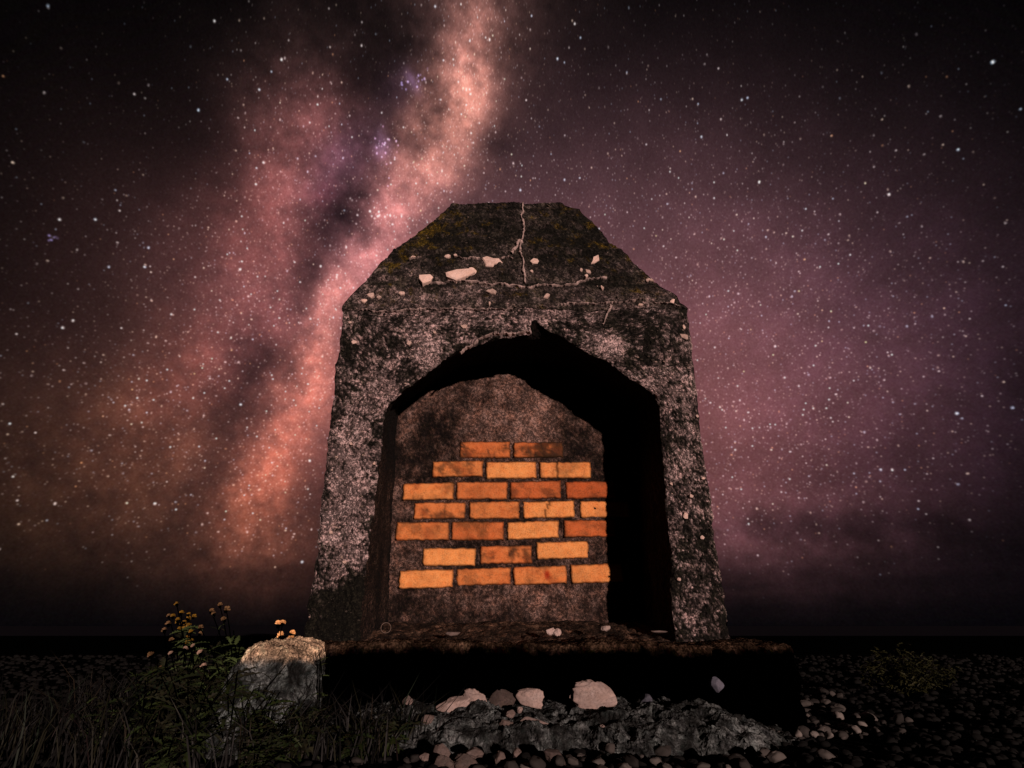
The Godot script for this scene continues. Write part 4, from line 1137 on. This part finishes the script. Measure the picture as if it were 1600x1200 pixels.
func build_pebbles():
	var rng := RandomNumberGenerator.new()
	rng.seed = 77
	var kinds: Array[Mesh] = []
	for k in 9:
		kinds.append(rock_mesh(40 + k, 0.55, 9, 4 + k))
	var groups := [
		["beach_pebble", "small grey beach pebble lying loose right of the plinth", "pebbles right of the plinth", 95],
		["shore_pebble", "rounded grey pebble in the heap before the broken footing", "pebbles before the footing", 52],
	]
	var shades: Array[Material] = []
	for k in 6:
		var m := StandardMaterial3D.new()
		m.resource_name = "pebble"
		var v := [0.012, 0.024, 0.042, 0.065, 0.018, 0.12]
		var l := Color(v[k], v[k] * 0.95, v[k] * 0.93)
		m.albedo_color = l.linear_to_srgb()
		m.albedo_texture = M.stone.albedo_texture
		m.uv1_triplanar = true
		m.uv1_scale = Vector3.ONE * 0.35
		m.roughness = 0.85
		m.metallic_specular = 0.3
		shades.append(m)
	for g in groups.size():
		for k in groups[g][3]:
			var x := 0.0
			var z := 0.0
			var r := 0.0
			if g == 0:
				var t := rng.randf()
				z = lerpf(1.95, 3.0, t * t)
				x = lerpf(0.66, 1.02, rng.randf()) * z / 2.0 + rng.randfn() * 0.10 + 0.12 * t
				r = rng.randf_range(0.007, 0.019) * (1.0 + 0.35 * t)
			else:
				z = rng.randf_range(1.50, 1.70)
				x = rng.randfn() * 0.20 + 0.02
				if k > 24:
					x = rng.randf_range(0.1, 0.75)
				r = rng.randf_range(0.007, 0.020)
			var o := MeshInstance3D.new()
			o.name = "%s_%03d" % [groups[g][0], k + 1]
			o.mesh = kinds[rng.randi() % kinds.size()]
			o.material_override = shades[rng.randi() % (6 if g == 0 else 5)]
			o.scale = Vector3(r * rng.randf_range(0.9, 1.5), r * rng.randf_range(0.5, 0.9), r * rng.randf_range(0.8, 1.2))
			o.rotation = Vector3(rng.randf_range(-0.4, 0.4), rng.randf() * TAU, rng.randf_range(-0.4, 0.4))
			o.position = Vector3(x, bank(x, -z) + r * rng.randf_range(0.35, 1.1), -z)
			tag(o, groups[g][1], "pebble", groups[g][2])
			add_child(o, true)
	# the shingle itself
	var mm := MultiMesh.new()
	mm.transform_format = MultiMesh.TRANSFORM_3D
	mm.use_colors = true
	mm.mesh = rock_mesh(60, 0.4, 5, 3)
	mm.instance_count = 9000
	for k in 9000:
		var z := 1.3 + 5.5 * pow(rng.randf(), 1.7)
		var x := rng.randf_range(-1.0, 1.0) * z * 1.15
		var r := rng.randf_range(0.004, 0.013) * (0.7 + z * 0.18)
		var b := Basis.from_euler(Vector3(rng.randf_range(-0.3, 0.3), rng.randf() * TAU, rng.randf_range(-0.3, 0.3))).scaled(Vector3(r * 1.3, r * 0.7, r))
		mm.set_instance_transform(k, Transform3D(b, Vector3(x, bank(x, -z) + r * 0.3, -z)))
		var v := pow(rng.randf(), 2.5)
		mm.set_instance_color(k, Color(0.0015, 0.0015, 0.0015).lerp(Color(0.004, 0.004, 0.004), v))
	var sh := MultiMeshInstance3D.new()
	sh.name = "gravel"
	sh.multimesh = mm
	sh.material_override = M.plain
	sh.set_meta("kind", "stuff")
	add_child(sh)


# ---------------------------------------------------------------- plants
func leaf_mesh(length: float, width: float, lobes: int, droop: float, col: Color, seed_: int) -> ArrayMesh:
	# a lobed leaf along +x, folded a little along its rib
	var rng := RandomNumberGenerator.new()
	rng.seed = seed_
	var s := Sheet.new()
	var n := lobes * 2 + 2
	var rib := PackedVector3Array()
	var left := PackedVector3Array()
	var right := PackedVector3Array()
	for k in n + 1:
		var t := float(k) / n
		var w := width * 0.5 * pow(sin(PI * pow(t, 0.75)), 0.8) * (1.0 if k % 2 == 1 else 0.42) * rng.randf_range(0.8, 1.15)
		var y := -droop * length * t * t
		rib.append(Vector3(t * length, y, 0))
		left.append(Vector3(t * length + (0.10 if k % 2 == 1 else 0.0) * length / lobes, y + w * 0.35, -w))
		right.append(Vector3(t * length + (0.10 if k % 2 == 1 else 0.0) * length / lobes, y + w * 0.35, w))
	for k in n:
		s.quad(rib[k], rib[k + 1], left[k + 1], left[k], col * rng.randf_range(0.8, 1.2))
		s.quad(right[k], right[k + 1], rib[k + 1], rib[k], col * rng.randf_range(0.8, 1.2))
	return s.mesh()


func head_mesh(r: float, seed_: int, col: Color, green: Color) -> ArrayMesh:
	# a flower head: a green cup and a tuft of short florets
	var rng := RandomNumberGenerator.new()
	rng.seed = seed_
	var s := Sheet.new()
	s.tube(PackedVector3Array([Vector3(0, -r * 1.0, 0), Vector3(0, -r * 0.75, 0), Vector3(0, -r * 0.1, 0), Vector3(0, r * 0.1, 0)]), r * 0.35, r * 0.75, 7, green)
	for k in 22:
		var d := Vector3(rng.randfn(), absf(rng.randfn()) + 0.25, rng.randfn()).normalized()
		var a := d.cross(Vector3(0.3, 0.5, 0.8)).normalized() * r * 0.26
		var tip := d * r * rng.randf_range(0.85, 1.25)
		var b := d.cross(a).normalized() * r * 0.26
		s.quad(a * 0.4, tip + a, tip + b * 0.5, b * 0.4, col * rng.randf_range(0.75, 1.15))
		s.quad(-a * 0.4, tip - a, tip - b * 0.5, -b * 0.4, col * rng.randf_range(0.75, 1.15))
	return s.mesh()


func weed(label: String, at: Vector3, tips: Array, spread: float, leaves: int, leaf_size: float, tone: Color, flower: Color, seed_: int, head := 0.008):
	# tips: where each flower head stands, relative to the foot
	var rng := RandomNumberGenerator.new()
	rng.seed = seed_
	var o := thing("flowering_weed", label, "weed", at, "weeds left of the monument")
	var variants: Array[Mesh] = []
	for k in 4:
		variants.append(leaf_mesh(leaf_size * rng.randf_range(0.8, 1.25), leaf_size * rng.randf_range(0.34, 0.5), 4 + k % 2, rng.randf_range(0.1, 0.5), tone * rng.randf_range(0.75, 1.3), seed_ + k))
	var stems: Array[PackedVector3Array] = []
	for k in tips.size():
		var tip: Vector3 = tips[k]
		var pts := PackedVector3Array()
		var bow := Vector3(rng.randf_range(-0.02, 0.02), 0, rng.randf_range(-0.02, 0.02))
		for q in 8:
			var t := q / 7.0
			pts.append(Vector3(tip.x * pow(t, 1.6), tip.y * t, tip.z * pow(t, 1.6)) + bow * sin(PI * t))
		stems.append(pts)
		var s := Sheet.new()
		s.tube(pts, 0.0032, 0.0013, 5, tone * 1.1)
		part("stem", s.mesh(), M.leaf, o)
		if flower.a > 0.0:
			var heads := 1 + rng.randi() % 2 if head > 0.007 else 3 + rng.randi() % 4
			for q in heads:
				var f := part("flower_head", head_mesh(head * rng.randf_range(0.75, 1.1), seed_ + 50 + q, flower * rng.randf_range(0.8, 1.15), tone), M.leaf, o)
				f.position = tip + (Vector3.ZERO if q == 0 else Vector3(rng.randf_range(-0.018, 0.018), rng.randf_range(-0.045, 0.0), rng.randf_range(-0.015, 0.015)))
				f.rotation = Vector3(rng.randf_range(-0.5, 0.6), 0, rng.randf_range(-0.6, 0.6))
	for k in leaves:
		var st := stems[k % stems.size()]
		var t := rng.randf_range(0.05, 0.9)
		var f := t * 7.0
		var p := st[int(f)].lerp(st[mini(int(f) + 1, 7)], f - int(f))
		var l := part("leaf", variants[k % 4], M.leaf, o, p)
		var size := lerpf(1.15, 0.55, t) * rng.randf_range(0.8, 1.2)
		l.scale = Vector3.ONE * size
		l.rotation = Vector3(rng.randf_range(-0.5, 0.5), rng.randf() * TAU, rng.randf_range(-0.2, 0.75))


func build_plants():
	var rng := RandomNumberGenerator.new()
	rng.seed = 5
	var green := Color(0.030, 0.044, 0.016)  # scaled up on the tall weeds: lit tips put into the leaf colour
	var dull := Color(0.022, 0.024, 0.014)
	var yellow := Color(0.15, 0.085, 0.012)
	var orange := Color(0.72, 0.38, 0.15)
	var bud := Color(0.12, 0.072, 0.035)
	weed("tall weed with a dense yellowish flower spike, highest of the left weeds", Vector3(-0.8794, 0.0, -1.8), [Vector3(-0.0866, 0.3568, 0.024), Vector3(-0.0908, 0.3343, -0.018), Vector3(-0.0715, 0.3308, -0.024), Vector3(-0.0762, 0.3102, -0.018), Vector3(-0.0518, 0.3, 0.0)], 0.1, 64, 0.06, green * 1.5, yellow, 101, 0.0068)
	weed("weed with three small buds on forked stalks, right of the dense spike", Vector3(-0.8038, 0.0, -1.82), [Vector3(-0.0554, 0.3557, 0.006), Vector3(-0.0805, 0.3399, 0.0), Vector3(-0.0285, 0.3434, 0.018), Vector3(-0.0975, 0.2948, 0.012)], 0.1, 46, 0.055, green * 1.3, bud, 102, 0.0085)
	weed("weed with bright orange flowers behind the broken block", Vector3(-0.7072, 0.0, -1.93), [Vector3(-0.017, 0.3036, -0.006), Vector3(0.0002, 0.3073, 0.006), Vector3(0.0204, 0.2782, -0.03), Vector3(-0.0144, 0.2746, -0.024)], 0.1, 26, 0.05, green * 1.4, orange, 103, 0.0105)
	weed("weed with fading pale buds at the left rim of the weeds", Vector3(-0.9322, 0.0, -1.78), [Vector3(-0.0547, 0.3254, -0.006), Vector3(-0.0548, 0.2866, 0.0), Vector3(-0.0778, 0.2241, 0.0), Vector3(-0.0589, 0.1903, -0.03), Vector3(-0.0259, 0.2633, 0.006)], 0.1, 34, 0.07, dull, bud, 104, 0.008)
	weed("bright green leafy weed between the forked weed and the block", Vector3(-0.7299, 0.0, -1.8), [Vector3(-0.0681, 0.2881, 0.006), Vector3(-0.047, 0.2629, -0.006), Vector3(-0.0136, 0.2496, -0.006), Vector3(0.0112, 0.243, 0.018), Vector3(-0.0819, 0.2546, -0.03)], 0.1, 60, 0.07, green * 1.9, Color(0, 0, 0, 0), 105, 0.008)
	weed("dark weed with two pale tiny flowers in front of the tall spike", Vector3(-0.8491, 0.0, -1.7), [Vector3(-0.0667, 0.2306, -0.006), Vector3(-0.0434, 0.2415, -0.03), Vector3(-0.0108, 0.2493, -0.006), Vector3(0.0268, 0.2337, 0.024)], 0.1, 40, 0.075, dull, Color(0.25, 0.17, 0.13), 106, 0.0075)
	weed("small green sprig growing against the black plinth right of the block", Vector3(-0.521, 0.0, -1.78), [Vector3(-0.0128, 0.2387, 0.03), Vector3(0.0102, 0.2273, 0.0), Vector3(-0.0204, 0.2143, -0.018)], 0.1, 14, 0.04, green * 1.2, Color(0, 0, 0, 0), 107, 0.008)
	# low mounding weeds under the tall ones
	var spots_ := PackedFloat32Array([-0.9747, 1.75, 0.09, 0.2, -0.7885, 1.62, 0.1, 0.2, -0.686, 1.62, 0.1, 0.21, -0.5712, 1.55, 0.08, 0.13, -1.0387, 1.7, 0.08, 0.12, -0.8955, 1.95, 0.1, 0.22, -0.3756, 1.62, 0.08, 0.09, -0.3096, 1.68, 0.06, 0.09, -0.758, 1.48, 0.12, 0.12, -0.5501, 1.45, 0.1, 0.1, -0.6387, 1.62, 0.07, 0.2, -0.513, 1.6, 0.06, 0.1, -0.9431, 1.86, 0.09, 0.3, -0.8792, 1.9, 0.09, 0.31, -0.805, 1.92, 0.07, 0.28, -0.971, 1.8, 0.07, 0.25])
	var words := ["dark leafy weed at the left edge of the weed clump", "dark leafy weed low in front of the tall yellow spike", "dark leafy weed low in front of the forked weed", "dark leafy weed low in front of the broken block", "outermost low dark weed at far left of the clump", "dark leafy weed at the back of the clump behind the spike", "low dark weed in the grass before the plinth's left end", "low green weed beside the left end of the footing", "lowest dark weed near the bottom left corner of the clump", "low dark weed at the bottom below the block", "dark leafy weed hiding the left foot of the broken block", "low weed before the right foot of the broken block", "dense leafy weed that the yellow spike rises from", "dense leafy weed under the forked buds", "dense leafy weed behind the block's left edge", "thin leafy weed at the left rim, under fading buds"]
	for k in spots_.size() / 4:
		var o := thing("leafy_weed", words[k], "weed", Vector3(spots_[k * 4], bank(spots_[k * 4], -spots_[k * 4 + 1]), -spots_[k * 4 + 1]), "weeds left of the monument")
		var variants: Array[Mesh] = []
		for q in 4:
			variants.append(leaf_mesh(rng.randf_range(0.035, 0.07), rng.randf_range(0.011, 0.022), 3 + q % 3, rng.randf_range(0.1, 0.5), [green, dull][q % 2] * rng.randf_range(0.3, 0.75), 700 + k * 7 + q))
		var R := spots_[k * 4 + 2]
		var T := spots_[k * 4 + 3]
		for q in 9:
			var top := Vector3(rng.randf_range(-R, R), T * rng.randf_range(0.55, 1.0), rng.randf_range(-R, R) * 0.7)
			var pts := PackedVector3Array()
			for e in 6:
				pts.append(Vector3(top.x * pow(e / 5.0, 1.5), top.y * e / 5.0, top.z * pow(e / 5.0, 1.5)))
			var s := Sheet.new()
			s.tube(pts, 0.0026, 0.001, 4, dull)
			part("stem", s.mesh(), M.leaf, o)
			for e in 11:
				var t := rng.randf_range(0.1, 1.0)
				var l := part("leaf", variants[rng.randi() % 4], M.leaf, o, Vector3(top.x * pow(t, 1.5), top.y * t, top.z * pow(t, 1.5)))
				l.scale = Vector3.ONE * rng.randf_range(0.5, 1.1)
				l.rotation = Vector3(rng.randf_range(-0.6, 0.6), rng.randf() * TAU, rng.randf_range(-0.4, 0.8))
	# grass: uncountable blades
	var blades := Sheet.new()
	for k in 3200:
		var x := 0.0
		var z := 0.0
		if k < 2500:
			x = rng.randf_range(-1.55, -0.48)
			z = rng.randf_range(1.45, 2.5)
		elif k < 3200:
			x = rng.randf_range(-0.56, -0.26) + rng.randfn() * 0.03
			z = rng.randf_range(1.58, 1.86)
		else:
			x = rng.randf_range(0.9, 2.6)
			z = rng.randf_range(2.4, 5.0)
		var tuft := noise_big.get_noise_3d(x * 1.4, 8.0, z * 1.4)
		if tuft < -0.12 and k < 3200:
			continue
		var h := rng.randf_range(0.05, 0.15) * (1.0 + tuft) * (0.5 if k >= 3200 else 1.0)
		var lean := Vector3(rng.randfn() * 0.35, 0, rng.randfn() * 0.35) * h
		var a := Vector3(x, bank(x, -z) - 0.005, -z)
		var side := Vector3(rng.randfn(), 0, rng.randfn()).normalized() * rng.randf_range(0.0012, 0.0026)
		var b := a + Vector3(0, h * 0.6, 0) + lean * 0.4
		var t := a + Vector3(0, h, 0) + lean * 1.3
		var col := Color(0.004, 0.006, 0.004).lerp(Color(0.022, 0.018, 0.014), pow(rng.randf(), 4.0))
		blades.quad(a - side, a + side, b + side * 0.8, b - side * 0.8, col)
		blades.tri(b - side * 0.8, b + side * 0.8, t, col)
	var gr := part("grass", blades.mesh(), M.leaf, self)
	gr.set_meta("kind", "stuff")
	tag(gr, "sparse dark grass round the weeds and the footing", "grass")
	# the low bush on the shingle to the right
	var bush := thing("low_bush", "low dark green bush standing alone on the shingle right of the monument", "bush", Vector3(1.8945, -0.01, -3.0945))
	var twigs := Sheet.new()
	var leaves := MultiMesh.new()
	leaves.transform_format = MultiMesh.TRANSFORM_3D
	leaves.use_colors = true
	leaves.mesh = leaf_mesh(0.030, 0.014, 2, 0.3, Color.WHITE, 900)
	var places: Array[Transform3D] = []
	for k in 60:
		var a := rng.randf() * TAU
		var r := sqrt(rng.randf())
		var top := Vector3(cos(a) * 0.21 * r, (0.20 - 0.10 * r * r) * rng.randf_range(0.7, 1.1), sin(a) * 0.19 * r)
		var pts := PackedVector3Array()
		for e in 5:
			pts.append(Vector3(top.x * pow(e / 4.0, 1.3), top.y * e / 4.0, top.z * pow(e / 4.0, 1.3)))
		twigs.tube(pts, 0.003, 0.001, 4, dull)
		for e in 24:
			var t := rng.randf_range(0.35, 1.05)
			var p := Vector3(top.x * pow(t, 1.3), top.y * t, top.z * pow(t, 1.3)) + Vector3(rng.randfn(), rng.randfn(), rng.randfn()) * 0.012
			places.append(Transform3D(Basis.from_euler(Vector3(rng.randf_range(-0.8, 0.8), rng.randf() * TAU, rng.randf_range(-0.6, 0.9))).scaled(Vector3.ONE * rng.randf_range(0.6, 1.2)), p))
	part("twigs", twigs.mesh(), M.leaf, bush)
	leaves.instance_count = places.size()
	for k in places.size():
		leaves.set_instance_transform(k, places[k])
		leaves.set_instance_color(k, Color(0.009, 0.011, 0.004).lerp(Color(0.020, 0.020, 0.006), rng.randf()))
	var lf := MultiMeshInstance3D.new()
	lf.name = "foliage"
	lf.multimesh = leaves
	lf.material_override = M.leaf
	lf.set_meta("kind", "stuff")
	bush.add_child(lf)
